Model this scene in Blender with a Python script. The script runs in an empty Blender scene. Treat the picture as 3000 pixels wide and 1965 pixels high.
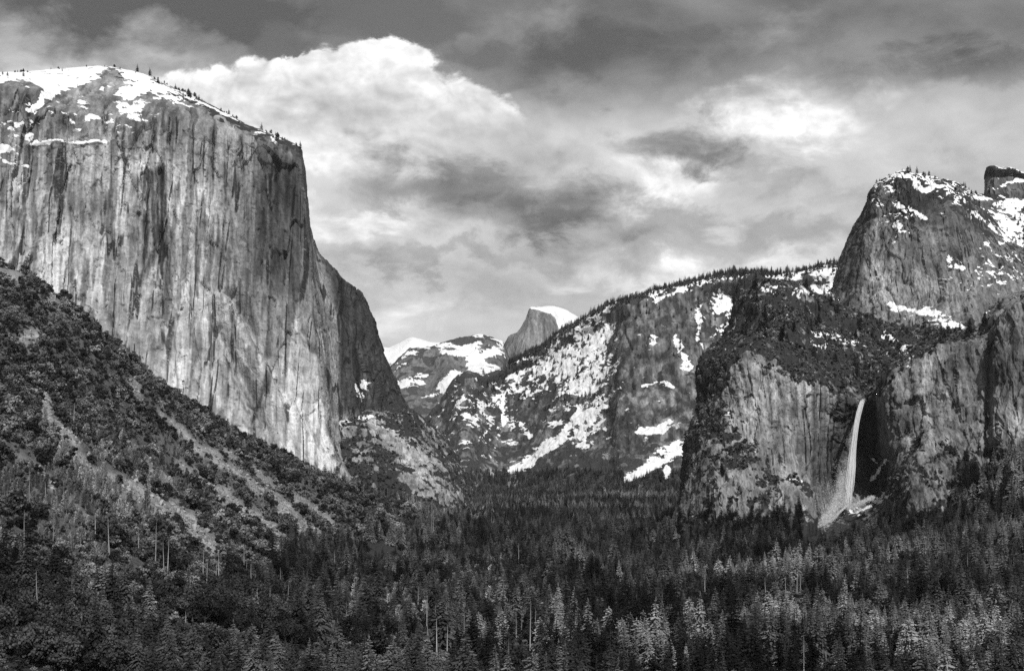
import bpy, math, random
import numpy as np
from mathutils import Vector, Euler

R = math.radians
rng = np.random.default_rng(7)
random.seed(7)
S = bpy.context.scene
COL = S.collection

# ------------------------------------------------------------------ camera
F, UC, VH, ZC = 3713.0, 1500.0, 1360.0, 150.0      # focal length and horizon row in photograph pixels; eye height above valley floor
cam_d = bpy.data.cameras.new('camera'); cam = bpy.data.objects.new('camera', cam_d); COL.objects.link(cam)
cam.location = (0, 0, ZC); cam.rotation_euler = (R(90), 0, 0)
cam_d.sensor_fit = 'HORIZONTAL'; cam_d.sensor_width = 36.0
cam_d.lens = 36.0*F/3000.0; cam_d.shift_y = (VH-982.5)/3000.0
cam_d.clip_start = 1.0; cam_d.clip_end = 200000.0
S.camera = cam

# ------------------------------------------------------------------ sun, exposure
SUN_AZ, SUN_EL = 15.0, 46.0                          # degrees right of straight behind the camera; elevation
to_sun = Vector((math.sin(R(SUN_AZ))*math.cos(R(SUN_EL)), -math.cos(R(SUN_AZ))*math.cos(R(SUN_EL)), math.sin(R(SUN_EL))))
sl = bpy.data.lights.new('sun', 'SUN'); sl.energy = 4.2; sl.angle = R(1.5); sl.color = (1, 1, 1)
so = bpy.data.objects.new('sun', sl); COL.objects.link(so)
so.rotation_euler = to_sun.to_track_quat('Z', 'Y').to_euler(); so.location = to_sun*3000
vs = S.view_settings
vs.view_transform = 'Standard'; vs.look = 'None'; vs.exposure = 0.0; vs.gamma = 1.0; vs.use_curve_mapping = False
S.render.engine = 'CYCLES'
cy = S.cycles
cy.max_bounces = 6; cy.diffuse_bounces = 2; cy.glossy_bounces = 1; cy.transmission_bounces = 2
cy.transparent_max_bounces = 40; cy.volume_bounces = 0
cy.use_denoising = False; cy.caustics_reflective = False; cy.caustics_refractive = False
try:
    cy.denoiser = 'OPENIMAGEDENOISE'; cy.denoising_input_passes = 'RGB_ALBEDO_NORMAL'
except Exception: pass

# ------------------------------------------------------------------ sky (black and white picture: everything grey)
W = bpy.data.worlds.new('World'); S.world = W; W.use_nodes = True
wt = W.node_tree; wt.nodes.clear()
def N(nt, typ, **kw):
    n = nt.nodes.new(typ)
    for k, v in kw.items():
        if k.startswith('in_'):
            key = k[3:]; key = int(key) if key.isdigit() else key.replace('_', ' ')
            n.inputs[key].default_value = v
        else: setattr(n, k, v)
    return n
def math_n(nt, op, a, b=None, c=None, clamp=False):
    n = nt.nodes.new('ShaderNodeMath'); n.operation = op; n.use_clamp = clamp
    for i, x in enumerate((a, b, c)):
        if x is None: continue
        if isinstance(x, (int, float)): n.inputs[i].default_value = x
        else: nt.links.new(x, n.inputs[i])
    return n.outputs[0]
def vmath(nt, op, a, b=None, c=None, out=0):
    n = nt.nodes.new('ShaderNodeVectorMath'); n.operation = op
    for i, x in enumerate((a, b, c)):
        if x is None: continue
        if isinstance(x, (tuple, list)): n.inputs[i].default_value = x
        else: nt.links.new(x, n.inputs[i])
    return n.outputs['Value'] if op in ('LENGTH', 'DOT_PRODUCT', 'DISTANCE') else n.outputs[0]
def noise(nt, vec, scale, detail=6, rough=.55, dist=0.0, lac=2.0, color=False):
    n = nt.nodes.new('ShaderNodeTexNoise'); n.inputs['Scale'].default_value = scale
    n.inputs['Detail'].default_value = detail; n.inputs['Roughness'].default_value = rough
    n.inputs['Distortion'].default_value = dist; n.inputs['Lacunarity'].default_value = lac
    if vec is not None: nt.links.new(vec, n.inputs['Vector'])
    return n.outputs['Color' if color else 'Fac']
def smooth(nt, x, a, b, o0=0.0, o1=1.0):
    n = nt.nodes.new('ShaderNodeMapRange'); n.interpolation_type = 'SMOOTHSTEP'
    n.inputs['From Min'].default_value = a; n.inputs['From Max'].default_value = b
    n.inputs['To Min'].default_value = o0; n.inputs['To Max'].default_value = o1
    nt.links.new(x, n.inputs['Value']); return n.outputs[0]

tc = N(wt, 'ShaderNodeTexCoord')
dirv = tc.outputs['Generated']
sx = N(wt, 'ShaderNodeSeparateXYZ'); wt.links.new(dirv, sx.inputs[0])
az = math_n(wt, 'ARCTAN2', sx.outputs[0], sx.outputs[1])
el = math_n(wt, 'ARCSINE', sx.outputs[2])
cp = N(wt, 'ShaderNodeCombineXYZ'); wt.links.new(az, cp.inputs[0]); wt.links.new(el, cp.inputs[1])
P0 = cp.outputs[0]
# domain warp, two sizes
stv = vmath(wt, 'MULTIPLY', dirv, (1.0, 1.0, 1.7))
w1 = vmath(wt, 'MULTIPLY', vmath(wt, 'SUBTRACT', noise(wt, stv, 9.0, 3, .5, color=True), (.5, .5, .5)), (.11, .07, 0))
w2 = vmath(wt, 'MULTIPLY', vmath(wt, 'SUBTRACT', noise(wt, stv, 38.0, 6, .55, color=True), (.5, .5, .5)), (.035, .028, 0))
w3 = vmath(wt, 'MULTIPLY', vmath(wt, 'SUBTRACT', noise(wt, stv, 19.0, 8, .62, .3, color=True), (.5, .5, .5)), (.13, .085, 0))
PW = vmath(wt, 'ADD', P0, vmath(wt, 'ADD', w1, w3))
PF = vmath(wt, 'ADD', P0, vmath(wt, 'ADD', vmath(wt, 'MULTIPLY', w1, (.3, .3, 0)), vmath(wt, 'MULTIPLY', w3, (.45, .45, 0))))
def azel(u, v):
    a = math.atan((u-UC)/F); return a, math.atan((VH-v)/F*math.cos(a))
def blob(u, v, ru, rv, amp, inner=0.0, src=None):
    a, e = azel(u, v)
    q = vmath(wt, 'MULTIPLY', vmath(wt, 'SUBTRACT', src or PW, (a, e, 0)), (F/ru, F/rv, 0))
    return smooth(wt, vmath(wt, 'LENGTH', q), inner, 1.0, amp, 0.0)
# cloud masses: centre and radius (photograph pixels -> direction), brightness step
blobs = [
 (350, 30, 620, 95, -.16, .2), (760, 60, 300, 110, -.12, .1), (130, 165, 420, 80, .12, .1), (500, 215, 330, 80, .10, 0),
 (1290, 540, 460, 110, -.23, .2), (1000, 660, 300, 60, .16, .1), (1640, 645, 500, 120, -.22, .2), (1650, 670, 210, 75, -.14, 0),
 (1250, 762, 480, 45, -.13, .1), (1130, 900, 280, 110, .14, .1), (1450, 850, 400, 80, -.07, 0),
 (2860, 195, 480, 95, -.15, .1), (1720, 190, 420, 90, -.09, .1), (2260, 100, 330, 60, .07, 0), (1600, 70, 200, 60, .07, 0),
 (2270, 330, 320, 120, .23, .0), (1950, 545, 300, 125, .20, .0), (2040, 425, 300, 110, -.24, .1), (2110, 470, 150, 60, -.14, 0), (2230, 505, 170, 55, -.12, 0), (1880, 400, 160, 70, -.07, 0), (2680, 420, 420, 130, .03, 0),
 (2250, 680, 600, 80, -.13, .1), (2500, 540, 420, 60, -.07, 0), (1850, 745, 480, 50, -.09, .1), (1650, 360, 280, 140, .05, 0), (1950, 835, 460, 55, .16, .1), (2330, 780, 300, 45, .10, 0), (1560, 480, 200, 90, -.05, 0), (2650, 600, 400, 120, -.06, 0),
]
acc = None
for b in blobs:
    o = blob(*b); acc = o if acc is None else math_n(wt, 'ADD', acc, o)
# general cloud deck: light near the horizon, greyer overhead, the same all round
deck = smooth(wt, el, R(13.8), R(18.2), .75, .44)
stw = vmath(wt, 'ADD', stv, vmath(wt, 'MULTIPLY', w1, (.6, .6, .6)))
d1 = noise(wt, stw, 8.0, 5, .5, .2)
d2 = noise(wt, vmath(wt, 'ADD', stw, (.012, .0, .024)), 8.0, 5, .5, .2)
big = noise(wt, stv, 3.0, 3, .5)
fine1 = noise(wt, stw, 30.0, 6, .56, .3)
fine2 = noise(wt, vmath(wt, 'ADD', stw, (.003, 0, .007)), 30.0, 6, .56, .3)
# the towering cumulus: firm upper edge, modelled inside
cum = blob(1060, 340, 520, 250, 1.0, .0, PF)
for b in ((650, 330, 380, 160), (1340, 370, 280, 200), (1120, 220, 250, 130), (870, 250, 280, 130)):
    cum = math_n(wt, 'MAXIMUM', cum, blob(*b, 1.0, .0, PF))
iso = vmath(wt, 'ADD', vmath(wt, 'MULTIPLY', dirv, (1, 1, 1.15)), vmath(wt, 'MULTIPLY', w1, (.25, .25, .25)))
accm = math_n(wt, 'MULTIPLY', acc, math_n(wt, 'ADD', .35, math_n(wt, 'MULTIPLY', math_n(wt, 'ADD', fine1, d1), .65)))
def puff(vec, sc):
    out, amp, tot = None, 1.0, 0.0
    for k_ in range(4):
        b_ = math_n(wt, 'ABSOLUTE', math_n(wt, 'SUBTRACT', noise(wt, vec, sc, 0, .5), .5))
        b_ = math_n(wt, 'MULTIPLY', b_, 2*amp); out = b_ if out is None else math_n(wt, 'ADD', out, b_); tot += amp; amp *= .55; sc *= 2.1
    return math_n(wt, 'DIVIDE', out, tot)
pf1 = puff(iso, 17.0); pf2 = puff(vmath(wt, 'ADD', iso, (-.003, 0, .009)), 17.0)
cum = smooth(wt, math_n(wt, 'ADD', cum, math_n(wt, 'ADD', math_n(wt, 'MULTIPLY', math_n(wt, 'SUBTRACT', pf1, .25), .5), math_n(wt, 'MULTIPLY', math_n(wt, 'SUBTRACT', fine1, .5), .45))), .16, .33)
cum = math_n(wt, 'MULTIPLY', cum, smooth(wt, math_n(wt, 'ADD', el, math_n(wt, 'MULTIPLY', math_n(wt, 'SUBTRACT', d1, .5), .16)), R(11.8), R(15.8)))
lit = math_n(wt, 'ADD', .885, math_n(wt, 'MULTIPLY', math_n(wt, 'SUBTRACT', pf1, pf2), .42))
lit = math_n(wt, 'ADD', lit, math_n(wt, 'MULTIPLY', math_n(wt, 'SUBTRACT', d2, d1), .7))
lit = math_n(wt, 'ADD', lit, math_n(wt, 'MULTIPLY', math_n(wt, 'SUBTRACT', d1, .5), .36))
lit = math_n(wt, 'ADD', lit, math_n(wt, 'MULTIPLY', math_n(wt, 'SUBTRACT', fine2, fine1), .35))
lit = math_n(wt, 'ADD', lit, math_n(wt, 'MULTIPLY', math_n(wt, 'SUBTRACT', fine1, .5), .22))
base_ = math_n(wt, 'ADD', deck, math_n(wt, 'MULTIPLY', math_n(wt, 'SUBTRACT', d1, .5), .26))
base_ = math_n(wt, 'ADD', base_, math_n(wt, 'MULTIPLY', math_n(wt, 'SUBTRACT', d2, d1), .5))
cmx = N(wt, 'ShaderNodeMix'); cmx.data_type = 'FLOAT'
wt.links.new(cum, cmx.inputs[0]); wt.links.new(base_, cmx.inputs[2]); wt.links.new(lit, cmx.inputs[3])
val = math_n(wt, 'ADD', cmx.outputs[0], accm)
relief_w = smooth(wt, acc, -.02, .22, .08, .60)
val = math_n(wt, 'ADD', val, math_n(wt, 'MULTIPLY', math_n(wt, 'SUBTRACT', fine2, fine1), relief_w))
val = math_n(wt, 'ADD', val, math_n(wt, 'MULTIPLY', math_n(wt, 'SUBTRACT', fine1, .5), math_n(wt, 'MULTIPLY', relief_w, .25)))
val = math_n(wt, 'ADD', val, math_n(wt, 'MULTIPLY', math_n(wt, 'SUBTRACT', big, .5), .10))
val = math_n(wt, 'MULTIPLY', math_n(wt, 'MINIMUM', math_n(wt, 'MAXIMUM', val, .34), .965), 1.09)
cloud = math_n(wt, 'POWER', val, 2.2)
# gaps where the clear sky shows, darker than the clouds
hole = math_n(wt, 'MAXIMUM', blob(1170, 50, 330, 110, 1.0, .3, PF), math_n(wt, 'MAXIMUM', blob(800, 130, 120, 80, 1.0, .3, PF), blob(1390, 150, 170, 60, 1.0, .2, PF)))
hole = math_n(wt, 'SUBTRACT', hole, math_n(wt, 'MULTIPLY', cum, .9))
hole = math_n(wt, 'SUBTRACT', hole, blob(1345, 128, 60, 50, .9, .1, PF))
hole = math_n(wt, 'MULTIPLY', smooth(wt, math_n(wt, 'ADD', hole, math_n(wt, 'MULTIPLY', math_n(wt, 'SUBTRACT', fine1, .5), .6)), .05, .8), .9)
skyt = N(wt, 'ShaderNodeTexSky'); skyt.sky_type = 'NISHITA'; skyt.sun_disc = False
skyt.sun_elevation = R(SUN_EL); skyt.sun_rotation = R(180-SUN_AZ)
bw = N(wt, 'ShaderNodeRGBToBW'); wt.links.new(skyt.outputs[0], bw.inputs[0])
STR = .1
clear = math_n(wt, 'MULTIPLY', bw.outputs[0], .55)
cl10 = math_n(wt, 'MULTIPLY', cloud, 1.0/STR)
mixs = N(wt, 'ShaderNodeMix'); mixs.data_type = 'FLOAT'
wt.links.new(hole, mixs.inputs[0]); wt.links.new(cl10, mixs.inputs[2]); wt.links.new(clear, mixs.inputs[3])
bg = N(wt, 'ShaderNodeBackground'); bg.inputs['Strength'].default_value = STR
wt.links.new(mixs.outputs[0], bg.inputs['Color'])
wo = N(wt, 'ShaderNodeOutputWorld'); wt.links.new(bg.outputs[0], wo.inputs['Surface'])

# ------------------------------------------------------------------ numeric noise
def _hash(ix, iy, iz, seed):
    h = (ix*374761393 + iy*668265263 + iz*2147483647 + seed*974634777) & 0xFFFFFFFF
    h = ((h ^ (h >> 13))*1274126177) & 0xFFFFFFFF
    h = ((h ^ (h >> 16))*2246822519) & 0xFFFFFFFF
    return ((h ^ (h >> 15)) & 0xFFFFFF).astype(np.float32)/np.float32(0xFFFFFF)
def vn(x, y, z, seed=0):
    xf, yf, zf = np.floor(x), np.floor(y), np.floor(z)
    ix, iy, iz = xf.astype(np.int64), yf.astype(np.int64), zf.astype(np.int64)
    fx, fy, fz = (x-xf).astype(np.float32), (y-yf).astype(np.float32), (z-zf).astype(np.float32)
    fx, fy, fz = [t*t*t*(t*(t*6-15)+10) for t in (fx, fy, fz)]
    def L(a, b, t): return a+(b-a)*t
    H = lambda a, b, c: _hash(ix+a, iy+b, iz+c, seed)
    r = L(L(L(H(0,0,0), H(1,0,0), fx), L(H(0,1,0), H(1,1,0), fx), fy),
          L(L(H(0,0,1), H(1,0,1), fx), L(H(0,1,1), H(1,1,1), fx), fy), fz)
    return r
def fbm(p, s, o=4, seed=0, g=.5):
    """p (n,3), s periods per axis -> about -1..1"""
    x, y, z = p[..., 0]/s[0], p[..., 1]/s[1], p[..., 2]/s[2]
    a, t, tot = 1.0, 0, 0
    for k in range(o):
        t = t+a*(vn(x, y, z, seed+k*17)*2-1); tot += a
        x, y, z, a = x*2.03+3.1, y*2.03+1.7, z*2.03+5.3, a*g
    return t/tot*1.6
def ridged(p, s, o=4, seed=0, g=.5):
    x, y, z = p[..., 0]/s[0], p[..., 1]/s[1], p[..., 2]/s[2]
    a, t, tot = 1.0, 0, 0
    for k in range(o):
        t = t+a*(1-np.abs(vn(x, y, z, seed+k*17)*2-1)); tot += a
        x, y, z, a = x*2.03+3.1, y*2.03+1.7, z*2.03+5.3, a*g
    return t/tot
def sst(x, a, b):
    t = np.clip((x-a)/(b-a), 0, 1); return t*t*(3-2*t)
def terrace(n, k=4, sharp=.8):
    t = n*k; f = np.floor(t); r = t-f
    return (f+sst(r, sharp, 1.0))/k
def world(u, v, Y):
    u, v, Y = np.asarray(u, float), np.asarray(v, float), np.asarray(Y, float)
    return np.stack([(u-UC)/F*Y, Y, ZC+(VH-v)/F*Y], -1)
def pix(p):
    Y = np.maximum(p[..., 1], 1.0)
    return UC+F*p[..., 0]/Y, VH-F*(p[..., 2]-ZC)/Y
def gb(U, V, u, v, ru, rv, ang=0):
    c, s = math.cos(R(ang)), math.sin(R(ang)); a = U-u; b = V-v
    return np.exp(-(((a*c+b*s)/ru)**2+((-a*s+b*c)/rv)**2))
def gl(U, V, pts, w, w1=None):
    """soft stroke along a polyline, width w (to w1 at its end)"""
    best = np.zeros_like(U)
    n = len(pts)-1
    for k in range(n):
        (x0, y0), (x1, y1) = pts[k], pts[k+1]
        dx, dy = x1-x0, y1-y0
        t = np.clip(((U-x0)*dx+(V-y0)*dy)/(dx*dx+dy*dy), 0, 1)
        d2 = (U-x0-t*dx)**2+(V-y0-t*dy)**2
        ww = w if w1 is None else w+(w1-w)*(k+t)/n
        best = np.maximum(best, np.exp(-d2/ww**2))
    return best

def q01(x):
    """rank of every value, 0..1: turns noise into an even spread, so a threshold is a coverage"""
    r = np.empty(x.size, np.float32); r[np.argsort(x, axis=None)] = np.linspace(0, 1, x.size, dtype=np.float32); return r.reshape(x.shape)
def cover(p, q, k=2.2): return .5+np.clip((p-q)*k, -.6, .6)
def warpuv(P, U, V, per, amp, seed):
    return (U+amp*fbm(P, (per, per, per), 4, seed, .6), V+amp*.7*fbm(P+777, (per, per, per), 4, seed+5, .6))

# ------------------------------------------------------------------ control-grid surfaces
def cr_resample(A, n, t):
    """Catmull-Rom along axis 0 at parameters t (0..n-1)"""
    i = np.clip(np.floor(t).astype(int), 0, n-2); f = (t-i)[:, None, None]
    p0 = A[np.maximum(i-1, 0)]; p1 = A[i]; p2 = A[i+1]; p3 = A[np.minimum(i+2, n-1)]
    m1, m2 = (p2-p0)*.5*.8, (p3-p1)*.5*.8
    return ((2*f**3-3*f**2+1)*p1 + (f**3-2*f**2+f)*m1 + (-2*f**3+3*f**2)*p2 + (f**3-f**2)*m2)
def params(lens, n):
    c = np.concatenate([[0], np.cumsum(lens)])
    return np.interp(np.linspace(0, c[-1], n), c, np.arange(len(c)))
def grid_surface(cols, nu, nv, wu=None):
    """cols: list of columns (top to bottom) of (u, v, Y) -> dense world points (nv, nu, 3)"""
    A = np.array(cols, float)                       # (ncol, nrow, 3)
    Pw = world(A[..., 0], A[..., 1], A[..., 2])
    Pw = np.transpose(Pw, (1, 0, 2))                # rows first
    uv = np.transpose(A, (1, 0, 2)).copy(); uv[..., 2] *= .06
    rl = np.linalg.norm(np.diff(uv, axis=0), axis=2).mean(1)+2
    cl = np.linalg.norm(np.diff(uv, axis=1), axis=2).mean(0)+2
    tr, tcn = params(rl, nv), params(cl, nu)
    B = cr_resample(Pw, Pw.shape[0], tr)
    C = cr_resample(np.transpose(B, (1, 0, 2)), Pw.shape[1], tcn)
    return np.transpose(C, (1, 0, 2))
def normals(Pg):
    du = np.gradient(Pg, axis=1); dv = np.gradient(Pg, axis=0)
    n = np.cross(dv, du); n /= np.linalg.norm(n, axis=2, keepdims=True)+1e-9
    s = np.sign((n*np.array([0, -1, .35])).sum(2).mean()); return n*s
def facets(Pg, layers, seed, wob=.22):
    """angular rock facets: every cell of a jittered, stretched pattern is its own tilted plane.
    layers: (cell width m, cell height m, depth m, shear). Returns displacement and a per-cell tone factor"""
    h = np.linalg.norm(np.diff(Pg[..., :2], axis=1), axis=2).mean(0); S_ = np.concatenate([[0], np.cumsum(h)])
    v = np.linalg.norm(np.diff(Pg, axis=0), axis=2).mean(1); T_ = np.concatenate([[0], np.cumsum(v)])
    S_, T_ = np.broadcast_to(S_[None, :], Pg.shape[:2]), np.broadcast_to(T_[:, None], Pg.shape[:2])
    D = np.zeros(Pg.shape[:2]); Tn = np.ones(Pg.shape[:2])
    zero = np.zeros(Pg.shape[:2], np.int64)
    for k, (cw, ch_, amp, shear) in enumerate(layers):
        q = np.stack([S_, T_*cw/ch_, 0*S_], -1)
        a = S_/cw+wob*fbm(q, (cw*.7, cw*.7, 1), 3, seed+7*k, .6); b = T_/ch_+shear*a+wob*fbm(q+333, (cw*.7, cw*.7, 1), 3, seed+7*k+3, .6)
        ia, ib = np.floor(a).astype(np.int64), np.floor(b).astype(np.int64)
        best = np.full(a.shape, 9e9); bx = np.zeros(a.shape); by = np.zeros(a.shape); ci, cj = ia.copy(), ib.copy()
        for da in (-1, 0, 1):
            for db in (-1, 0, 1):
                i_, j_ = ia+da, ib+db
                px = i_+.1+.8*_hash(i_, j_, zero, seed+k*31); py = j_+.1+.8*_hash(i_, j_, zero, seed+k*31+1)
                dx, dy = a-px, b-py; dd = dx*dx+dy*dy; m_ = dd < best
                best = np.where(m_, dd, best); bx = np.where(m_, dx, bx); by = np.where(m_, dy, by); ci = np.where(m_, i_, ci); cj = np.where(m_, j_, cj)
        h0, h1, h2, h3 = [_hash(ci, cj, zero, seed+k*31+2+e) for e in range(4)]
        D += amp*((h0-.5)+(h1-.5)*1.5*bx+(h2-.35)*.9*by)
        Tn *= 1+.26*(h3-.5)
    # long receding flanks are smoother than the open walls
    n_ = normals(Pg); w_ = Pg-np.array([0, 0, ZC]); w_ = w_/np.linalg.norm(w_, axis=2, keepdims=True)
    return D*(.22+.78*sst(np.abs((n_*w_).sum(2)), .25, .6)), Tn
def grid_mesh(name, Pg, mat, attrs, flip=False):
    nv, nu = Pg.shape[:2]
    me = bpy.data.meshes.new(name)
    idx = np.arange(nv*nu, dtype=np.int32).reshape(nv, nu)
    q = np.stack([idx[:-1, :-1], idx[1:, :-1], idx[1:, 1:], idx[:-1, 1:]], -1).reshape(-1, 4)
    if flip: q = q[:, ::-1]
    me.vertices.add(nv*nu); me.vertices.foreach_set('co', Pg.reshape(-1).astype(np.float32))
    me.loops.add(q.size); me.loops.foreach_set('vertex_index', q.reshape(-1).astype(np.int32))
    me.polygons.add(len(q)); me.polygons.foreach_set('loop_start', np.arange(0, q.size, 4, dtype=np.int32))
    me.polygons.foreach_set('loop_total', np.full(len(q), 4, np.int32))
    me.polygons.foreach_set('use_smooth', np.ones(len(q), bool))
    me.update(calc_edges=True)
    for k, a in attrs.items():
        at = me.attributes.new(k, 'FLOAT', 'POINT'); at.data.foreach_set('value', a.reshape(-1).astype(np.float32))
    me.materials.append(mat)
    ob = bpy.data.objects.new(name, me); COL.objects.link(ob)
    return ob
def struct(o, label, cat):
    o['kind'] = 'structure'; o['label'] = label; o['category'] = cat; return o

# ------------------------------------------------------------------ materials
def new_mat(name):
    m = bpy.data.materials.new(name); m.use_nodes = True
    nt = m.node_tree; nt.nodes.clear()
    return m, nt
def grey(nt, v):
    c = N(nt, 'ShaderNodeCombineColor')
    for i in range(3): nt.links.new(v, c.inputs[i])
    return c.outputs[0]
def rock_mat(name, bump=1.0, s=1.0, veg_tone=.035, streak=.55, snow_w=.26, grain=1.0, cracks=.7, brk=1.0):
    """tone / snow / veg come from the mesh; noise breaks them up below mesh size"""
    m, nt = new_mat(name)
    geo = N(nt, 'ShaderNodeNewGeometry'); pos = geo.outputs['Position']
    A = {k: N(nt, 'ShaderNodeAttribute', attribute_name=k).outputs['Fac'] for k in ('tone', 'snow', 'veg')}
    p1 = vmath(nt, 'MULTIPLY', pos, (1/(13*s), .3/(13*s), 1/(330*s)))
    p2 = vmath(nt, 'MULTIPLY', pos, (1/(5*s), 1/(5*s), 1/(16*s)))
    p3 = vmath(nt, 'MULTIPLY', pos, (1/(11*s),)*3)
    st = noise(nt, p1, 1.0, 5, .6, .3)
    gr = noise(nt, p2, 1.0, 5, .62)
    bl = noise(nt, p3, 1.0, 6, .65)
    st2 = noise(nt, vmath(nt, 'MULTIPLY', pos, (1/(4.2*s), .3/(4.2*s), 1/(240*s))), 1.0, 3, .6, .2)
    jx = vmath(nt, 'MULTIPLY', pos, (1/(26*s), .12/(26*s), 1/(1500*s)))
    ck = math_n(nt, 'ABSOLUTE', math_n(nt, 'SUBTRACT', noise(nt, jx, 1.0, 1, .4), .5))
    g1 = noise(nt, vmath(nt, 'MULTIPLY', pos, (1/(30*s), .2/(30*s), 1/(130*s))), 1.0, 2, .5)
    line = math_n(nt, 'MULTIPLY', smooth(nt, ck, .013, .036, 1.0, 0.0), smooth(nt, g1, .46, .53))
    gn = N(nt, 'ShaderNodeSeparateXYZ'); nt.links.new(geo.outputs['True Normal'], gn.inputs[0])
    line = math_n(nt, 'MULTIPLY', line, smooth(nt, math_n(nt, 'ABSOLUTE', gn.outputs[2]), .45, .75, 1.0, 0.0))
    k = math_n(nt, 'ADD', math_n(nt, 'MULTIPLY', math_n(nt, 'SUBTRACT', st, .5), streak*3.0), math_n(nt, 'MULTIPLY', math_n(nt, 'SUBTRACT', gr, .5), 1.5*grain))
    k = math_n(nt, 'ADD', k, math_n(nt, 'MULTIPLY', math_n(nt, 'SUBTRACT', st2, .5), streak*2.6))
    k = math_n(nt, 'MAXIMUM', math_n(nt, 'ADD', k, 1.0), .25)
    base = math_n(nt, 'MULTIPLY', math_n(nt, 'MULTIPLY', A['tone'], k), math_n(nt, 'SUBTRACT', 1.0, math_n(nt, 'MULTIPLY', line, cracks)))
    vg = math_n(nt, 'ADD', A['veg'], math_n(nt, 'MULTIPLY', math_n(nt, 'SUBTRACT', bl, .5), .9))
    vg = smooth(nt, vg, .42, .56)
    vt = math_n(nt, 'MULTIPLY', math_n(nt, 'ADD', gr, .3), veg_tone*1.2)
    mx = N(nt, 'ShaderNodeMix'); mx.data_type = 'FLOAT'
    nt.links.new(vg, mx.inputs[0]); nt.links.new(base, mx.inputs[2]); nt.links.new(vt, mx.inputs[3])
    sn = math_n(nt, 'ADD', A['snow'], math_n(nt, 'MULTIPLY', math_n(nt, 'SUBTRACT', bl, .5), 1.3*brk))
    sn = smooth(nt, sn, .5-snow_w*.5, .5+snow_w*.5)
    mx2 = N(nt, 'ShaderNodeMix'); mx2.data_type = 'FLOAT'
    nt.links.new(sn, mx2.inputs[0]); nt.links.new(mx.outputs[0], mx2.inputs[2]); nt.links.new(math_n(nt, 'ADD', .70, math_n(nt, 'MULTIPLY', bl, .2)), mx2.inputs[3])
    hb = math_n(nt, 'ADD', math_n(nt, 'MULTIPLY', gr, 3.0*s*grain), math_n(nt, 'ADD', math_n(nt, 'MULTIPLY', st, 6.0*s), math_n(nt, 'MULTIPLY', bl, 5.0*s)))
    hb = math_n(nt, 'SUBTRACT', hb, math_n(nt, 'MULTIPLY', line, 4.0*s*cracks))
    hb = math_n(nt, 'MULTIPLY', hb, math_n(nt, 'SUBTRACT', 1.0, math_n(nt, 'MULTIPLY', sn, .5)))
    bp = N(nt, 'ShaderNodeBump'); bp.inputs['Strength'].default_value = bump; bp.inputs['Distance'].default_value = 1.0
    nt.links.new(hb, bp.inputs['Height'])
    bs = N(nt, 'ShaderNodeBsdfPrincipled'); bs.inputs['Roughness'].default_value = .85
    bs.inputs['Specular IOR Level'].default_value = .25
    nt.links.new(grey(nt, mx2.outputs[0]), bs.inputs['Base Color']); nt.links.new(bp.outputs[0], bs.inputs['Normal'])
    o = N(nt, 'ShaderNodeOutputMaterial'); nt.links.new(bs.outputs[0], o.inputs['Surface'])
    return m
def leaf_mat(name, lo, hi, trans=.12, nscale=.5, stand_s=130.0):
    m, nt = new_mat(name)
    oi = N(nt, 'ShaderNodeObjectInfo'); geo = N(nt, 'ShaderNodeNewGeometry')
    r = math_n(nt, 'POWER', oi.outputs['Random'], 1.6)
    v = math_n(nt, 'ADD', math_n(nt, 'MULTIPLY', r, hi-lo), lo)
    n1 = noise(nt, geo.outputs['Position'], nscale, 3, .6)
    rp = math_n(nt, 'ADD', math_n(nt, 'MULTIPLY', geo.outputs['Random Per Island'], .7), math_n(nt, 'MULTIPLY', n1, 1.2))
    v = math_n(nt, 'MULTIPLY', v, math_n(nt, 'ADD', rp, .1))
    stand = noise(nt, geo.outputs['Position'], 1/stand_s, 3, .6)
    v = math_n(nt, 'MULTIPLY', v, smooth(nt, stand, .32, .68, .32, 1.75))
    c = grey(nt, v)
    d = N(nt, 'ShaderNodeBsdfDiffuse'); t = N(nt, 'ShaderNodeBsdfTranslucent')
    nt.links.new(c, d.inputs['Color']); nt.links.new(c, t.inputs['Color'])
    mx = N(nt, 'ShaderNodeMixShader'); mx.inputs[0].default_value = trans
    nt.links.new(d.outputs[0], mx.inputs[1]); nt.links.new(t.outputs[0], mx.inputs[2])
    o = N(nt, 'ShaderNodeOutputMaterial'); nt.links.new(mx.outputs[0], o.inputs['Surface'])
    return m
def bark_mat(name, lo, hi):
    m, nt = new_mat(name)
    oi = N(nt, 'ShaderNodeObjectInfo'); geo = N(nt, 'ShaderNodeNewGeometry')
    v = math_n(nt, 'ADD', math_n(nt, 'MULTIPLY', oi.outputs['Random'], hi-lo), lo)
    n1 = noise(nt, vmath(nt, 'MULTIPLY', geo.outputs['Position'], (2.0, 2.0, .25)), 1.0, 4, .6)
    v = math_n(nt, 'MULTIPLY', v, math_n(nt, 'ADD', math_n(nt, 'MULTIPLY', n1, 1.4), .3))
    d = N(nt, 'ShaderNodeBsdfDiffuse'); nt.links.new(grey(nt, v), d.inputs['Color'])
    o = N(nt, 'ShaderNodeOutputMaterial'); nt.links.new(d.outputs[0], o.inputs['Surface'])
    return m

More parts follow.
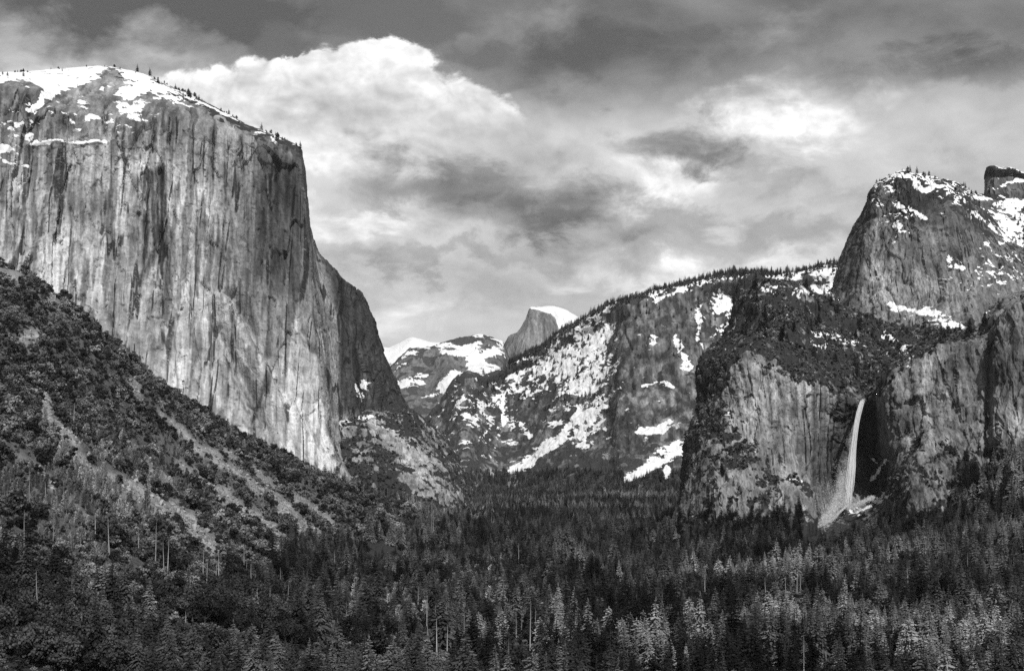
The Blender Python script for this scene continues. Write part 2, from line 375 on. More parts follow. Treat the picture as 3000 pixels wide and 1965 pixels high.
M_elcap = rock_mat('granite_pale', .8, 1.0, grain=.8, cracks=.85, streak=.38)
M_far = rock_mat('granite_far', .9, 2.2, veg_tone=.045, cracks=.4)
M_vfar = rock_mat('granite_distant', .8, 5.0, veg_tone=.06, cracks=.2)
M_cath = rock_mat('granite_dark', 1.0, .8, veg_tone=.035, cracks=.9, streak=.7)
M_soil = rock_mat('forest_floor', .8, .6, veg_tone=.02, streak=.1, cracks=0.0)
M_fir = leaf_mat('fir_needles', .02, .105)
M_firp = leaf_mat('pale_sunlit_needles', .11, .26)  # pale firs; their stands also imitate sunlit bands of forest
M_fird = leaf_mat('dark_shaded_needles', .008, .038)  # darker copy; its stands also imitate cloud shadow by colour
M_oak = leaf_mat('oak_leaves', .02, .08)
M_brush = leaf_mat('brush_leaves', .03, .22, stand_s=40.0)
M_bare = leaf_mat('bare_twigs', .18, .36)
M_bark = bark_mat('bark', .04, .10)
M_snag = bark_mat('weathered_wood', .22, .42)

# ------------------------------------------------------------------ the great left cliff
def with_back(cols, dv=60, dY=500):
    return [[(c[0][0], c[0][1]+dv, c[0][2]+dY)]+list(c) for c in cols]
ec = [
 [(-450,225,3450),(-450,262,2800),(-450,500,2740),(-450,800,2690),(-450,1150,2620),(-450,1500,2520)],
 [(-200,216,3500),(-200,258,2940),(-200,500,2880),(-200,800,2830),(-200,1150,2760),(-200,1500,2660)],
 [(0,212,3550),(0,250,3050),(0,500,2990),(0,800,2940),(0,1150,2870),(0,1500,2770)],
 [(110,208,3560),(100,268,3110),(100,500,3050),(100,800,3000),(100,1150,2930),(100,1500,2830)],
 [(210,199,3560),(190,330,3150),(190,500,3110),(190,800,3060),(190,1150,2990),(190,1500,2880)],
 [(310,196,3550),(300,345,3190),(300,520,3150),(300,800,3100),(300,1150,3030),(300,1500,2920)],
 [(420,219,3530),(420,350,3220),(425,520,3190),(440,800,3140),(440,1150,3070),(440,1500,2960)],
 [(505,256,3510),(510,350,3250),(520,560,3220),(540,800,3170),(550,1150,3100),(560,1500,2990)],
 [(605,302,3490),(605,375,3280),(620,560,3250),(645,800,3200),(670,1150,3130),(690,1500,3010)],
 [(706,357,3470),(705,410,3310),(715,600,3280),(740,850,3230),(780,1150,3150),(820,1500,3030)],
 [(800,394,3450),(795,430,3330),(800,620,3300),(820,880,3250),(870,1180,3170),(920,1500,3060)],
 [(865,424,3430),(858,452,3345),(862,650,3310),(885,900,3260),(925,1200,3180),(975,1500,3080)],
 [(884,440,3440),(882,470,3365),(893,690,3335),(918,930,3290),(953,1220,3210),(1003,1480,3120)],
 [(888,480,3620),(890,540,3540),(900,720,3490),(935,950,3440),(965,1220,3400),(1010,1500,3300)],
 [(915,712,3800),(930,770,3720),(945,870,3650),(965,1000,3600),(990,1220,3540),(1040,1500,3420)],
 [(998,808,3980),(1008,860,3900),(1020,950,3830),(1030,1060,3760),(1045,1225,3680),(1090,1500,3560)],
 [(1065,876,4180),(1075,930,4100),(1085,1010,4020),(1095,1100,3930),(1105,1225,3820),(1140,1500,3700)],
 [(1100,962,4350),(1108,1010,4280),(1120,1070,4180),(1130,1140,4080),(1145,1225,3960),(1180,1500,3820)],
 [(1136,1072,4550),(1142,1100,4450),(1155,1140,4330),(1165,1180,4220),(1180,1230,4100),(1220,1500,3950)],
 [(1190,1190,4750),(1195,1200,4650),(1205,1215,4520),(1215,1230,4400),(1230,1260,4250),(1260,1500,4080)],
]
Pg = grid_surface(with_back(ec, 40, 500), 640, 580)
Nn = normals(Pg)
U0, V0 = pix(Pg)
face = sst(V0-np.interp(U0, [-400, 0, 100, 190, 300, 440, 600, 750, 900, 1000], [262, 252, 275, 320, 335, 335, 372, 425, 470, 820]), -12, 30)
warp = fbm(Pg, (140, 140, 260), 3, 11)[..., None]*np.array([14, 14, 10])
Q = Pg+warp
fd, ftone = facets(Pg, [(190, 560, 40, .1), (66, 210, 19, .35), (25, 70, 8.5, -.2), (10.5, 24, 3.6, .1)], 400)
fd = fd*(1-.75*gb(U0, V0, 885, 540, 45, 200))
d = 18*(ridged(Q, (230, 230, 1600), 3, 1)-.62)+fd
d += 9*(ridged(Q, (46, 46, 600), 3, 3)-.6)
d += 5*(ridged(Q+70, (17, 17, 240), 3, 9)-.6)
fl = ridged(Pg, (34, 160, 900), 1, 5)
crack = sst(fl, .93, .99)*sst(fbm(Pg, (30, 30, 120), 2, 10), -.25, .3)
d -= 9*crack
arch = 0*crack
d += 2.0*fbm(Pg, (11, 11, 16), 4, 6, .6)
d *= 1-.35*sst(V0, 850, 1150)*sst(U0, 960, 900)
d *= .25+.75*face
# large features seen on the wall (photograph pixels of the wall's own relief)
d += 40*gl(U0, V0, [(640,880),(763,1087),(853,1244),(965,1420)], 24, 46) - 30*gl(U0, V0, [(690,860),(790,1060),(840,1160)], 17) - 22*gl(U0, V0, [(640,970),(715,1120),(780,1260)], 14)
d -= 18*gl(U0, V0, [(475,500),(478,840)], 14) + 12*gl(U0, V0, [(440,510),(445,780)], 10)
d -= 16*gb(U0, V0, 470, 910, 34, 45) - 12*gl(U0, V0, [(455,830),(490,850),(520,930)], 7)
d -= 12*gb(U0, V0, 588, 1030, 26, 90)+10*gb(U0, V0, 735, 470, 22, 75)+9*gl(U0, V0, [(310,318),(312,405)], 6)
d += 14*gb(U0, V0, 350, 420, 40, 60)+12*gb(U0, V0, 275, 380, 26, 40)
Pd = Pg+Nn*d[..., None]
Pd[..., 1] -= 5*gl(U0, V0, [(90,420),(170,412),(230,420),(305,412)], 6)
U, V = pix(Pd)
tone = .295+.0*U
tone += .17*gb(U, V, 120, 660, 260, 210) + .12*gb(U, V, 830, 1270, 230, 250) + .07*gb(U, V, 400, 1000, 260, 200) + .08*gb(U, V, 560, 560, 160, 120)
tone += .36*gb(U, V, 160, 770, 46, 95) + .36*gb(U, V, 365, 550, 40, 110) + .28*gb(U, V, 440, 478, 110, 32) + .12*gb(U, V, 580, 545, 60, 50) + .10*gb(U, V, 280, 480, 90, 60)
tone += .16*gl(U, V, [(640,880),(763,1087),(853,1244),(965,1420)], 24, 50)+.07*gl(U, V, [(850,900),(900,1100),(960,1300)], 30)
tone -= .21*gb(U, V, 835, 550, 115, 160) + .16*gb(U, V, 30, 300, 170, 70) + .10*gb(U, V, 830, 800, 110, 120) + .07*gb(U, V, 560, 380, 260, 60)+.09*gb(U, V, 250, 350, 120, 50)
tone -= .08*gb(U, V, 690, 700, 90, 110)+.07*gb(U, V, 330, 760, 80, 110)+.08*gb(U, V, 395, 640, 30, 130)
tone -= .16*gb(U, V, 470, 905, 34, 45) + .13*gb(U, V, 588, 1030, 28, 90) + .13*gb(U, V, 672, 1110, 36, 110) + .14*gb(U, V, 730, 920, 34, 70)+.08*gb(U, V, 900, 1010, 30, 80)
tone = np.maximum(tone, .07)
L1 = fbm(Pd, (15, 70, 900), 3, 21); L2 = fbm(Pd, (50, 150, 1100), 3, 22); L3 = fbm(Pd, (120, 120, 160), 4, 23)
L4 = fbm(Pd, (24, 24, 34), 4, 27, .65)
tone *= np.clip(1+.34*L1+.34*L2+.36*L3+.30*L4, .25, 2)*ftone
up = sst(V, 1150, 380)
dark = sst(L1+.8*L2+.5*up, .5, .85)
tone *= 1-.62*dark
Ut = U+4*fbm(Pd, (30, 30, 90), 3, 24); Vt = V+30*fbm(Pd, (14, 14, 200), 3, 25); Lk = fbm(Pd, (8, 8, 160), 3, 26)
for (a, v0, b, v1, w, k) in [(472,505,476,835,9,.95),(433,500,430,760,7,.8),(497,620,500,860,4,.7),(350,600,352,760,3,.5),(600,560,602,760,4,.6),(660,480,662,640,4,.5),(680,620,684,800,5,.55),(725,560,728,760,5,.55),(810,440,812,640,6,.6),(835,470,838,640,5,.6),(240,520,236,700,4,.45),(20,600,8,780,4,.5),(75,620,60,800,5,.5),(110,640,100,800,4,.45),(425,515,424,790,6,.7),(446,510,452,800,6,.8),(458,520,462,700,4,.7),(487,560,490,860,4,.75),
   (575,520,576,860,3,.75),(638,620,640,715,5,.75),(770,520,775,745,9,.6),(792,540,796,740,6,.6),(712,385,706,545,7,.45),(690,440,695,560,5,.5),
   (207,505,208,605,12,.6),(205,600,210,830,5,.6),(180,740,174,860,4,.6),(328,460,326,740,3,.6),(624,345,626,500,4,.6),(55,600,38,770,4,.5),
   (615,920,617,1225,4,.75),(561,830,556,1030,4,.65),(506,930,522,1170,3,.6),(655,1040,735,1240,5,.5),(700,830,706,960,4,.6),(735,860,758,1080,4,.55),
   (820,1160,870,1300,5,.45),(830,650,835,800,6,.5),(870,560,872,760,5,.5),(400,360,402,420,4,.6),(90,420,84,640,4,.4),(130,560,120,700,4,.45),
   (310,318,312,405,6,.8),(340,860,345,990,3,.4),(850,500,853,640,5,.35),(745,430,742,600,5,.5),(1000,830,1005,1180,8,.5),(1040,900,1050,1210,9,.6)]:
    tone *= 1-k*gl(Ut, Vt, [(a, v0), (b, v1)], w)*sst(Lk, -1.0, -.4)
tone *= 1-.6*crack  # cracks darkened in colour too: lichen stain plus painted occlusion
tone *= 1-.35*arch
tone *= 1-.80*sst(U-np.interp(V, [640, 690, 800, 950, 1235], [890, 905, 950, 985, 990]), -8, 22)*sst(V, 640, 700)*(1-.8*sst(V, 1190, 1235))  # receding flank: dark stained rock, with its shade painted into the tone
tone = np.clip(tone, .02, .66)
nz = normals(Pd)[..., 2]
skl = np.interp(U, [-450, 0, 110, 210, 310, 420, 505, 605, 706, 800, 865, 890], [225, 212, 208, 199, 196, 219, 256, 302, 357, 394, 424, 440])
dv = V-skl
ns = fbm(Pd, (60, 60, 40), 4, 31)
qn = q01(fbm(Pd, (30, 30, 16), 5, 32, .6)-.5*nz)
Uw, Vw = warpuv(Pd, U, V, 34, 9, 33)
cap = np.interp(U, [-450, 0, 90, 130, 200, 250, 340, 420, 500, 600, 700, 800, 870], [34, 30, 30, 66, 34, 20, 14, 44, 40, 13, 6, 1, 0])
p = (.93-.34*sst(U, 380, 520))*sst(-dv+cap+24*ns, -16, 16)
p = np.maximum(p, 1.2*gl(Uw, Vw, [(90,322),(150,268),(215,238),(300,214)], 16, 14))
p = np.maximum(p, .9*gb(Uw, Vw, 375, 278, 36, 24, 25)); p = np.maximum(p, .9*gl(Uw, Vw, [(365,232),(420,252),(480,268)], 16))
for g in (gb(Uw, Vw, 348, 322, 19, 12, 20), gb(Uw, Vw, 300, 262, 9, 7), gb(Uw, Vw, 317, 256, 11, 7), gb(Uw, Vw, 290, 296, 7, 10), gb(Uw, Vw, 240, 300, 18, 6, 30),
          1.2*gl(Uw, Vw, [(88,423),(130,418),(172,411),(215,421),(262,418),(305,412)], 5), 1.3*gb(Uw, Vw, 8, 436, 44, 16), gl(Uw, Vw, [(-20,458),(30,474),(75,482)], 8),
          .8*gl(Uw, Vw, [(85,335),(95,365),(98,400)], 7), .6*gl(Uw, Vw, [(0,324),(60,322),(160,330)], 5), gb(Uw, Vw, 208, 355, 13, 5, 30),
          1.1*gb(Uw, Vw, 1062, 1130, 20, 15), gb(Uw, Vw, 1058, 1158, 9, 13), gb(Uw, Vw, 1072, 1222, 20, 10), gl(Uw, Vw, [(990,1236),(1020,1234),(1070,1226)], 5),
          .45*gb(Uw, Vw, 300, 330, 140, 60), .35*gb(Uw, Vw, 60, 380, 120, 60)):
    p = np.maximum(p, g)
p *= 1-.97*gl(Uw, Vw, [(318,222),(300,260),(285,300)], 40, 46)*(1-gb(U, V, 317, 256, 12, 8))*(1-gb(U, V, 300, 262, 10, 9))
snow = cover(p-.12, qn)
qv = q01(fbm(Pd, (22, 22, 16), 4, 34))
veg = cover(.75*sst(dv, 40, 4)*sst(U, 480, 600)+.55*gl(Uw, Vw, [(350,215),(420,228),(480,240),(560,300)], 13)-.05, qv)
veg = np.maximum(veg, cover(.35*sst(U, 1040, 1120)-.02, qv))
snow = snow-.5*sst(veg, .5, .7)
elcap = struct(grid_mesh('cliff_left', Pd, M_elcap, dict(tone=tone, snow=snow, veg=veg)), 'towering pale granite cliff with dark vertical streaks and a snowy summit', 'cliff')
EL = (Pd, U, V)

# apron below the receding side of the great cliff
ap = [
 [(900,1215,3700),(905,1225,3560),(940,1300,3470),(980,1400,3380),(1010,1520,3260)],
 [(960,1228,3720),(970,1234,3560),(1005,1310,3460),(1050,1400,3340),(1100,1520,3200)],
 [(1030,1222,3800),(1040,1230,3620),(1080,1300,3500),(1140,1390,3370),(1200,1520,3200)],
 [(1110,1205,3900),(1115,1212,3720),(1150,1280,3600),(1220,1380,3440),(1290,1520,3250)],
 [(1190,1205,4050),(1195,1215,3850),(1235,1275,3750),(1290,1370,3600),(1350,1520,3400)],
 [(1245,1230,4250),(1250,1240,4080),(1290,1300,3960),(1330,1375,3820),(1385,1520,3620)],
 [(1285,1262,4500),(1290,1272,4350),(1325,1325,4250),(1360,1390,4150),(1410,1520,4000)],
 [(1310,1330,4900),(1315,1340,4750),(1345,1380,4650),(1385,1420,4550),(1440,1520,4400)],
]
Pg = grid_surface(ap, 300, 190); Nn = normals(Pg); 
fd, ft = facets(Pg, [(90, 80, 9, .4), (34, 34, 5, .3), (13, 13, 2.5, .2)], 420)
d = fd+12*(ridged(Pg, (120, 120, 160), 4, 51)-.6)+9*fbm(Pg, (40, 40, 60), 4, 52)+3*fbm(Pg, (12, 12, 16), 3, 53)
Pd = Pg+Nn*d[..., None]; U, V = pix(Pd)
Uw, Vw = warpuv(Pd, U, V, 60, 22, 57); qn = q01(fbm(Pd, (26, 26, 20), 5, 58, .6))
tone = np.clip(.22+.12*fbm(Pd, (60, 60, 30), 4, 54)+.13*gl(U, V, [(1110,1240),(1180,1300),(1240,1390),(1310,1450)], 36), .06, .5)
tone *= np.clip(1+.4*fbm(Pd, (12, 12, 90), 3, 55), .3, 1.6)
slab = gl(Uw, Vw, [(1090,1235),(1170,1300),(1230,1380),(1310,1455)], 44, 30)
pv_ = .92-.85*slab-.45*gb(Uw, Vw, 1260, 1300, 50, 60)-.5*gl(Uw, Vw, [(1010,1260),(1060,1330),(1100,1350)], 16)-.7*gl(Uw, Vw, [(1180,1400),(1240,1440),(1270,1450)], 12)-.3*gb(Uw, Vw, 1330, 1370, 40, 50)
veg = cover(pv_, qn)
snow = cover(1.1*gl(Uw, Vw, [(985,1236),(1020,1232)], 5)+1.1*gb(Uw, Vw, 1065, 1222, 22, 9)-.1, qn)
apron = struct(grid_mesh('apron_slope', Pd, M_cath, dict(tone=tone, snow=snow, veg=veg)), 'brushy slope with a pale rock slab at the foot of the left cliff', 'slope')
AP = (Pd, U, V, veg)

# ------------------------------------------------------------------ far peaks
def far_patch(name, cols, nu, nv, sc, seed, tonef, label, mat=M_vfar, amp=1.0, back=True, fac=.35):
    Pg = grid_surface(with_back(cols, 50, 1500) if back else cols, nu, nv); Nn = normals(Pg)
    d = amp*(70*sc*(ridged(Pg, (900*sc, 900*sc, 900*sc), 4, seed)-.6)+22*sc*fbm(Pg, (220*sc, 220*sc, 260*sc), 4, seed+1)+9*sc*fbm(Pg, (60*sc, 60*sc, 60*sc), 3, seed+2))
    fd, ft = facets(Pg, [(380*sc, 620*sc, 90*sc*fac, .3), (140*sc, 200*sc, 38*sc*fac, -.3), (52*sc, 70*sc, 15*sc*fac, .3)], seed+400)
    Pd = Pg+Nn*(d+fd)[..., None]; U, V = pix(Pd); nz = normals(Pd)[..., 2]
    tone, snow, veg = tonef(Pd, U, V, nz); tone = tone*ft
    return struct(grid_mesh(name, Pd, mat, dict(tone=np.clip(tone, .03, .6), snow=snow, veg=veg)), label, 'mountain'), (Pd, U, V, nz, snow)

def tf(P, U, V, nz):
    n = fbm(P, (900, 900, 500), 4, 61)
    return .2+0*U, .62+.5*n+.5*(nz-.5), 0*U
far_patch('mountain_far', [[(900,1060,17500),(900,1120,16800),(900,1250,16000),(900,1400,15000)],[(1060,1010,17500),(1060,1080,16800),(1060,1250,16000),(1060,1400,15000)],
 [(1140,1010,17500),(1140,1060,16800),(1140,1250,16000),(1140,1400,15000)],[(1205,985,17500),(1205,1040,16800),(1205,1250,16000),(1205,1400,15000)],
 [(1260,1000,17500),(1260,1060,16800),(1260,1250,16000),(1260,1400,15000)],[(1400,1010,17500),(1400,1080,16800),(1400,1250,16000),(1400,1400,15000)],
 [(1700,1050,17500),(1700,1080,16800),(1700,1250,16000),(1700,1400,15000)]], 120, 70, 2.0, 60, tf, 'faint white snowy peak half lost in cloud, farthest away', amp=.6)

def tf(P, U, V, nz):
    n = fbm(P, (420, 420, 260), 5, 66); qn = q01(fbm(P, (150, 150, 80), 6, 68, .68)-.6*nz)
    U, V = warpuv(P, U, V, 300, 10, 69)
    p = .30
    p = p+.7*gl(U, V, [(1280,1040),(1340,1040),(1400,1000)], 14)+.6*gl(U, V, [(1240,1160),(1330,1110),(1400,1060),(1460,1010)], 20)+.4*gb(U, V, 1190, 1110, 50, 22)
    p = p-1.1*gl(U, V, [(1312,1050),(1290,1090),(1255,1140)], 15)-.9*gl(U, V, [(1190,1085),(1250,1065),(1285,1035)], 11)-1.0*gb(U, V, 1347, 1062, 13, 20)-.45*sst(V, 1120, 1170)-.3*gb(U, V, 1420, 990, 60, 10)
    s = cover(p, qn)
    v = cover(.35+.5*gl(U, V, [(1340,1000),(1420,992),(1490,1000)], 12), q01(fbm(P, (100, 100, 80), 4, 67)))
    return .14+.04*n, s, v
far_patch('mountain_domes', [[(1000,1160,11200),(1000,1190,10700),(1000,1240,10000),(1000,1330,9200),(1000,1440,8500)],
 [(1090,1110,11200),(1090,1140,10700),(1090,1210,10000),(1090,1310,9200),(1090,1440,8500)],
 [(1140,1082,11200),(1140,1120,10700),(1140,1190,10000),(1140,1300,9200),(1140,1440,8500)],
 [(1195,1030,11300),(1195,1090,10700),(1200,1170,10000),(1200,1300,9200),(1200,1440,8500)],
 [(1260,1012,11300),(1262,1080,10800),(1265,1170,10000),(1265,1300,9200),(1265,1440,8500)],
 [(1315,1000,11400),(1318,1070,10600),(1320,1170,9800),(1320,1300,9000),(1320,1440,8300)],
 [(1353,988,11500),(1355,1060,10800),(1360,1150,10000),(1370,1300,9000),(1370,1440,8300)],
 [(1413,981,11600),(1415,1050,10800),(1420,1140,10000),(1420,1300,9000),(1420,1440,8300)],
 [(1470,1000,11700),(1470,1060,10900),(1470,1140,10000),(1470,1300,9000),(1470,1440,8300)],
 [(1510,1075,11700),(1510,1100,10900),(1510,1150,10000),(1510,1300,9000),(1510,1440,8300)],
 [(1650,1110,11700),(1650,1125,10900),(1650,1140,10000),(1650,1300,9000),(1650,1440,8300)]], 320, 200, .8, 65, tf, 'snow-streaked domes and slabs far up the valley behind the left cliff', fac=.55)

def tf(P, U, V, nz):
    n = fbm(P, (300, 300, 500), 4, 71)
    edge = np.interp(V, [895, 905, 915, 930, 950, 971, 1010], [1560, 1585, 1610, 1624, 1633, 1642, 1660])
    s = sst(U-edge+10*n, -3, 5)*(.95+.35*fbm(P, (150, 150, 100), 3, 72))
    s = np.maximum(s, gl(U, V, [(1553,900),(1580,905),(1610,915)], 5))
    tone = .17+.08*fbm(P, (90, 90, 900), 4, 73)+.05*gb(U, V, 1560, 1000, 40, 60)-.08*gl(U, V, [(1592,920),(1598,1000)], 10)
    return tone, s, 0*U
far_patch('mountain_dome', [[(1476,1010,13900),(1472,1040,13700),(1470,1070,13500),(1470,1110,13300),(1470,1200,13000)],
 [(1490,984,13700),(1480,1020,13300),(1478,1060,13100),(1480,1110,12900),(1480,1200,12700)],
 [(1515,972,13500),(1508,1010,13050),(1505,1060,12900),(1505,1110,12700),(1505,1200,12500)],
 [(1540,935,13350),(1535,980,12950),(1530,1040,12800),(1530,1110,12600),(1530,1200,12400)],
 [(1554,901,13300),(1552,940,12980),(1550,1000,12850),(1550,1090,12650),(1550,1200,12450)],
 [(1580,899,13450),(1580,935,13050),(1580,1000,12930),(1580,1090,12750),(1580,1200,12550)],
 [(1605,897,13600),(1606,935,13150),(1608,1000,13020),(1610,1090,12850),(1610,1200,12650)],
 [(1630,899,13700),(1632,945,13300),(1638,1000,13150),(1640,1090,12950),(1640,1200,12750)],
 [(1655,907,13750),(1660,955,13400),(1668,1010,13250),(1670,1090,13050),(1670,1200,12850)],
 [(1687,926,13800),(1690,970,13500),(1695,1020,13350),(1700,1090,13150),(1700,1200,12950)],
 [(1720,948,13850),(1725,985,13600),(1728,1030,13450),(1730,1090,13250),(1730,1200,13050)],
 [(1770,1000,13950),(1775,1030,13800),(1778,1060,13650),(1780,1100,13450),(1780,1200,13250)]], 220, 150, .5, 70, tf, 'rounded granite dome with a sheer face and snowy shoulder, far centre', amp=.5)

# snowy ridge with the dark rock tower
er = []
rsk = {1180:1330,1240:1240,1290:1180,1330:1115,1370:1092,1420:1100,1470:1078,1548:1040,1593:1020,1642:978,1705:942,1782:897,1830:882,1870:872,1939:846,2029:826,2090:815,2148:806,2232:806,2303:805,2391:786,2457:776,2560:760,2700:750}
relief = {1180:0,1240:0,1290:0,1330:-60,1370:-120,1420:0,1470:60,1548:60,1593:40,1642:40,1705:60,1782:40,1830:-60,1870:-90,1939:-60,2029:-40,2090:120,2148:160,2232:100,2303:0,2391:0,2457:0,2560:0,2700:0}
for u_, v_ in rsk.items():
    H_ = 1465-v_
    Yt = np.interp(u_, [1180, 1370, 1500, 1830, 2200, 2700], [7200, 7300, 7600, 6900, 6700, 6500])
    c = []
    for f_, dy in ((0, 0), (.10, -150), (.3, -420), (.5, -680), (.72, -1020), (1.0, -1600)):
        k = {0: .3, .10: .9, .3: 1.0, .5: 1.0, .72: .8, 1.0: .2}[f_]
        c.append((u_+ (0 if u_ < 1800 else -25*f_), v_+H_*f_, Yt+dy+relief[u_]*k))
    er.append(c)
def tf(P, U, V, nz):
    n = fbm(P, (330, 330, 220), 5, 81); st = fbm(P, (40, 40, 420), 4, 83); U0_, V0_ = U, V
    qn = q01(fbm(P, (75, 75, 45), 6, 82, .7)+.08*n-.45*nz)
    U, V = warpuv(P, U, V, 170, 16, 86)
    sk = np.interp(U0_, list(rsk), list(rsk.values())); dvv = V0_-sk
    p = .16+.0*U
    p = np.maximum(p, 1.0*sst(V+.25*(1780-U), 1230, 1130)*sst(U, 1835, 1795)*sst(U, 1500, 1640))
    p = np.maximum(p, .70*sst(V, 1220, 1100)*sst(U, 1440, 1520)*sst(U, 1835, 1795)); p = np.maximum(p, .48*gb(U, V, 1650, 1180, 110, 70))
    p = np.maximum(p, .40*gb(U, V, 1420, 1190, 130, 80)); p = np.maximum(p, .22*gb(U, V, 1560, 1250, 160, 90))
    p = np.maximum(p, .80*sst(dvv, 190, 60)*sst(U, 2040, 2110)); p = np.maximum(p, .62*gb(U, V, 2130, 950, 60, 140)); p = np.maximum(p, .7*sst(dvv, 50, 22)*sst(U, 1830, 1890))
    p = p-.9*gl(U, V, [(1845,890),(1850,1000),(1835,1120),(1800,1260),(1780,1330)], 50, 80)-.6*gl(U, V, [(1990,890),(1985,1000),(1960,1120),(1930,1260)], 56, 80)-.3*gb(U, V, 2020, 1150, 60, 120)-.2*gb(U, V, 1590, 1280, 80, 50)
    p = p-.25*sst(V, 1300, 1380)
    p = np.maximum(p, .05)
    for g in (gl(U, V, [(1735,1120),(1722,1180),(1690,1230),(1620,1300),(1530,1365),(1505,1375)], 22, 8), .9*gl(U, V, [(1745,1160),(1715,1250),(1700,1290)], 30, 22), 1.1*gl(U, V, [(1995,1305),(1930,1350),(1880,1390),(1835,1410)], 20, 9),
              gl(U, V, [(1890,1130),(1930,1124),(1975,1128)], 6), .8*gl(U, V, [(1800,1145),(1835,1128)], 5), gl(U, V, [(1975,985),(2010,1040),(2025,1070)], 7, 16), gl(U, V, [(2045,900),(2052,980),(2058,1030)], 8, 9), .85*gb(U, V, 2020, 1075, 34, 16),
              .9*gl(U, V, [(1870,1262),(1930,1262),(1965,1235)], 17, 10), .9*gl(U, V, [(1480,1150),(1472,1200),(1485,1235)], 8), .7*gl(U, V, [(1535,1240),(1560,1290)], 12), .7*gl(U, V, [(1410,1210),(1450,1165)], 5), .6*gl(U, V, [(1400,1280),(1445,1240)], 6),
              .8*gb(U, V, 1900, 1000, 14, 14), .9*gl(U, V, [(1930,870),(1985,850),(2010,838)], 7), gb(U, V, 1775, 1252, 9, 5, 30), .8*gl(U, V, [(1955,1370),(1960,1400)], 8), gb(U, V, 1790, 1285, 6, 4)):
        p = np.maximum(p, 1.25*g)
    p = p-.6*sst(V0_, 1395, 1415)
    s = cover(np.minimum(p, .93)-.04, qn, 3.0)
    tone = (.105+.03*n)*np.clip(1+.7*st, .3, 2)+.06*gb(U, V, 1430, 1390, 90, 40)
    tone = tone*(1-.3*gb(U, V, 1990, 1000, 60, 120))*np.clip(1+1.1*fbm(P, (22, 60, 500), 3, 88), .35, 2)
    v = .42+.35*sst(V, 1290, 1370)-.8*gl(U, V, [(1840,880),(1840,1000),(1820,1250)], 70, 90)-.35*gb(U, V, 1430, 1390, 70, 30)-.5*gl(U, V, [(1990,880),(1985,1000),(1960,1250)], 60)
    v = cover(np.maximum(v, .9*sst(dvv, 24, 6)), q01(fbm(P, (60, 60, 50), 4, 84)))
    return tone, s, v
ridge, RG = far_patch('ridge_snowy', er, 600, 330, .42, 80, tf, 'long snowy ridge with dark rock tower and snow gullies, centre right', mat=M_far, amp=1.1, fac=.55)

# ------------------------------------------------------------------ right-hand rocks
gc = [
 [(2545,645,3700),(2510,690,3600),(2480,760,3500),(2455,850,3450),(2435,950,3400),(2420,1080,3300)],
 [(2540,630,3420),(2502,672,3340),(2470,745,3270),(2446,830,3210),(2420,930,3130),(2400,1080,3000)],
 [(2552,558,3220),(2546,612,3140),(2531,700,3090),(2512,800,3040),(2490,900,2980),(2470,1080,2850)],
 [(2575,536,3180),(2570,600,3090),(2556,700,3040),(2538,800,2990),(2520,910,2930),(2500,1080,2800)],
 [(2612,512,3150),(2606,590,3060),(2594,690,3010),(2578,800,2970),(2560,920,2900),(2545,1080,2750)],
 [(2650,499,3130),(2650,580,3030),(2648,690,2970),(2642,800,2930),(2636,920,2860),(2630,1080,2700)],
 [(2700,511,3140),(2698,590,3035),(2695,690,2965),(2690,800,2910),(2686,920,2840),(2680,1080,2690)],
 [(2757,525,3150),(2752,600,3045),(2748,700,2965),(2742,800,2900),(2736,920,2830),(2730,1080,2680)],
 [(2815,551,3180),(2822,640,3080),(2824,730,2980),(2822,820,2900),(2816,920,2820),(2810,1080,2680)],
 [(2850,592,3230),(2880,682,3120),(2892,760,3020),(2892,840,2920),(2890,930,2830),(2880,1080,2680)],
 [(2900,635,3300),(2945,718,3180),(2960,792,3060),(2965,862,2950),(2960,935,2850),(2960,1080,2700)],
 [(3010,730,3350),(3030,782,3220),(3040,832,3100),(3040,882,2980),(3040,942,2880),(3040,1080,2700)],
 [(3300,830,3350),(3300,860,3220),(3300,900,3100),(3300,940,2980),(3300,980,2880),(3300,1080,2700)],
]
Pg = grid_surface(with_back(gc, 50, 420), 420, 330); Nn = normals(Pg)
Q = Pg+fbm(Pg, (120, 120, 160), 3, 91)[..., None]*12
fd, ft = facets(Pg, [(150, 330, 18, .3), (56, 130, 9, .3), (22, 46, 5, -.2), (9, 16, 2.4, .2)], 440)
d = fd+14*(ridged(Q, (170, 170, 600), 4, 92)-.6)+7*(ridged(Q, (30, 30, 260), 3, 94)-.6)+2.6*fbm(Q, (12, 12, 20), 3, 95)-5*sst(ridged(Pg, (26, 120, 500), 1, 96), .92, .99)
U0, V0 = pix(Pg)
d -= 20*gl(U0, V0, [(2700,560),(2690,640)], 28)-14*gb(U0, V0, 2790, 620, 40, 70)
Pd = Pg+Nn*d[..., None]; U, V = pix(Pd); nz = normals(Pd)[..., 2]
n = fbm(Pd, (60, 60, 50), 4, 97); n2 = fbm(Pd, (26, 26, 20), 4, 98)
Uw, Vw = warpuv(Pd, U, V, 40, 14, 190); qn = q01(fbm(Pd, (20, 20, 12), 5, 194, .66)-.5*nz)
tone = .115+.12*gb(U, V, 2585, 800, 60, 170)+.07*gb(U, V, 2700, 850, 110, 90)+.05*gb(U, V, 2900, 860, 120, 120)-.05*gb(U, V, 2500, 760, 45, 120)-.09*gb(U, V, 2660, 600, 120, 60)
tone *= np.clip(1+.5*fbm(Pd, (14, 14, 200), 4, 99)+.4*n, .3, 1.8)*ft
sk = np.interp(U, [c[0][0] for c in gc[1:]], [c[0][1] for c in gc[1:]]); dvv = V-sk
p = .03+.46*sst(dvv+14*n, 75, 20)*sst(U, 2540, 2570)*sst(U, 2870, 2820)+.25*gb(U, V, 2620, 640, 50, 60)
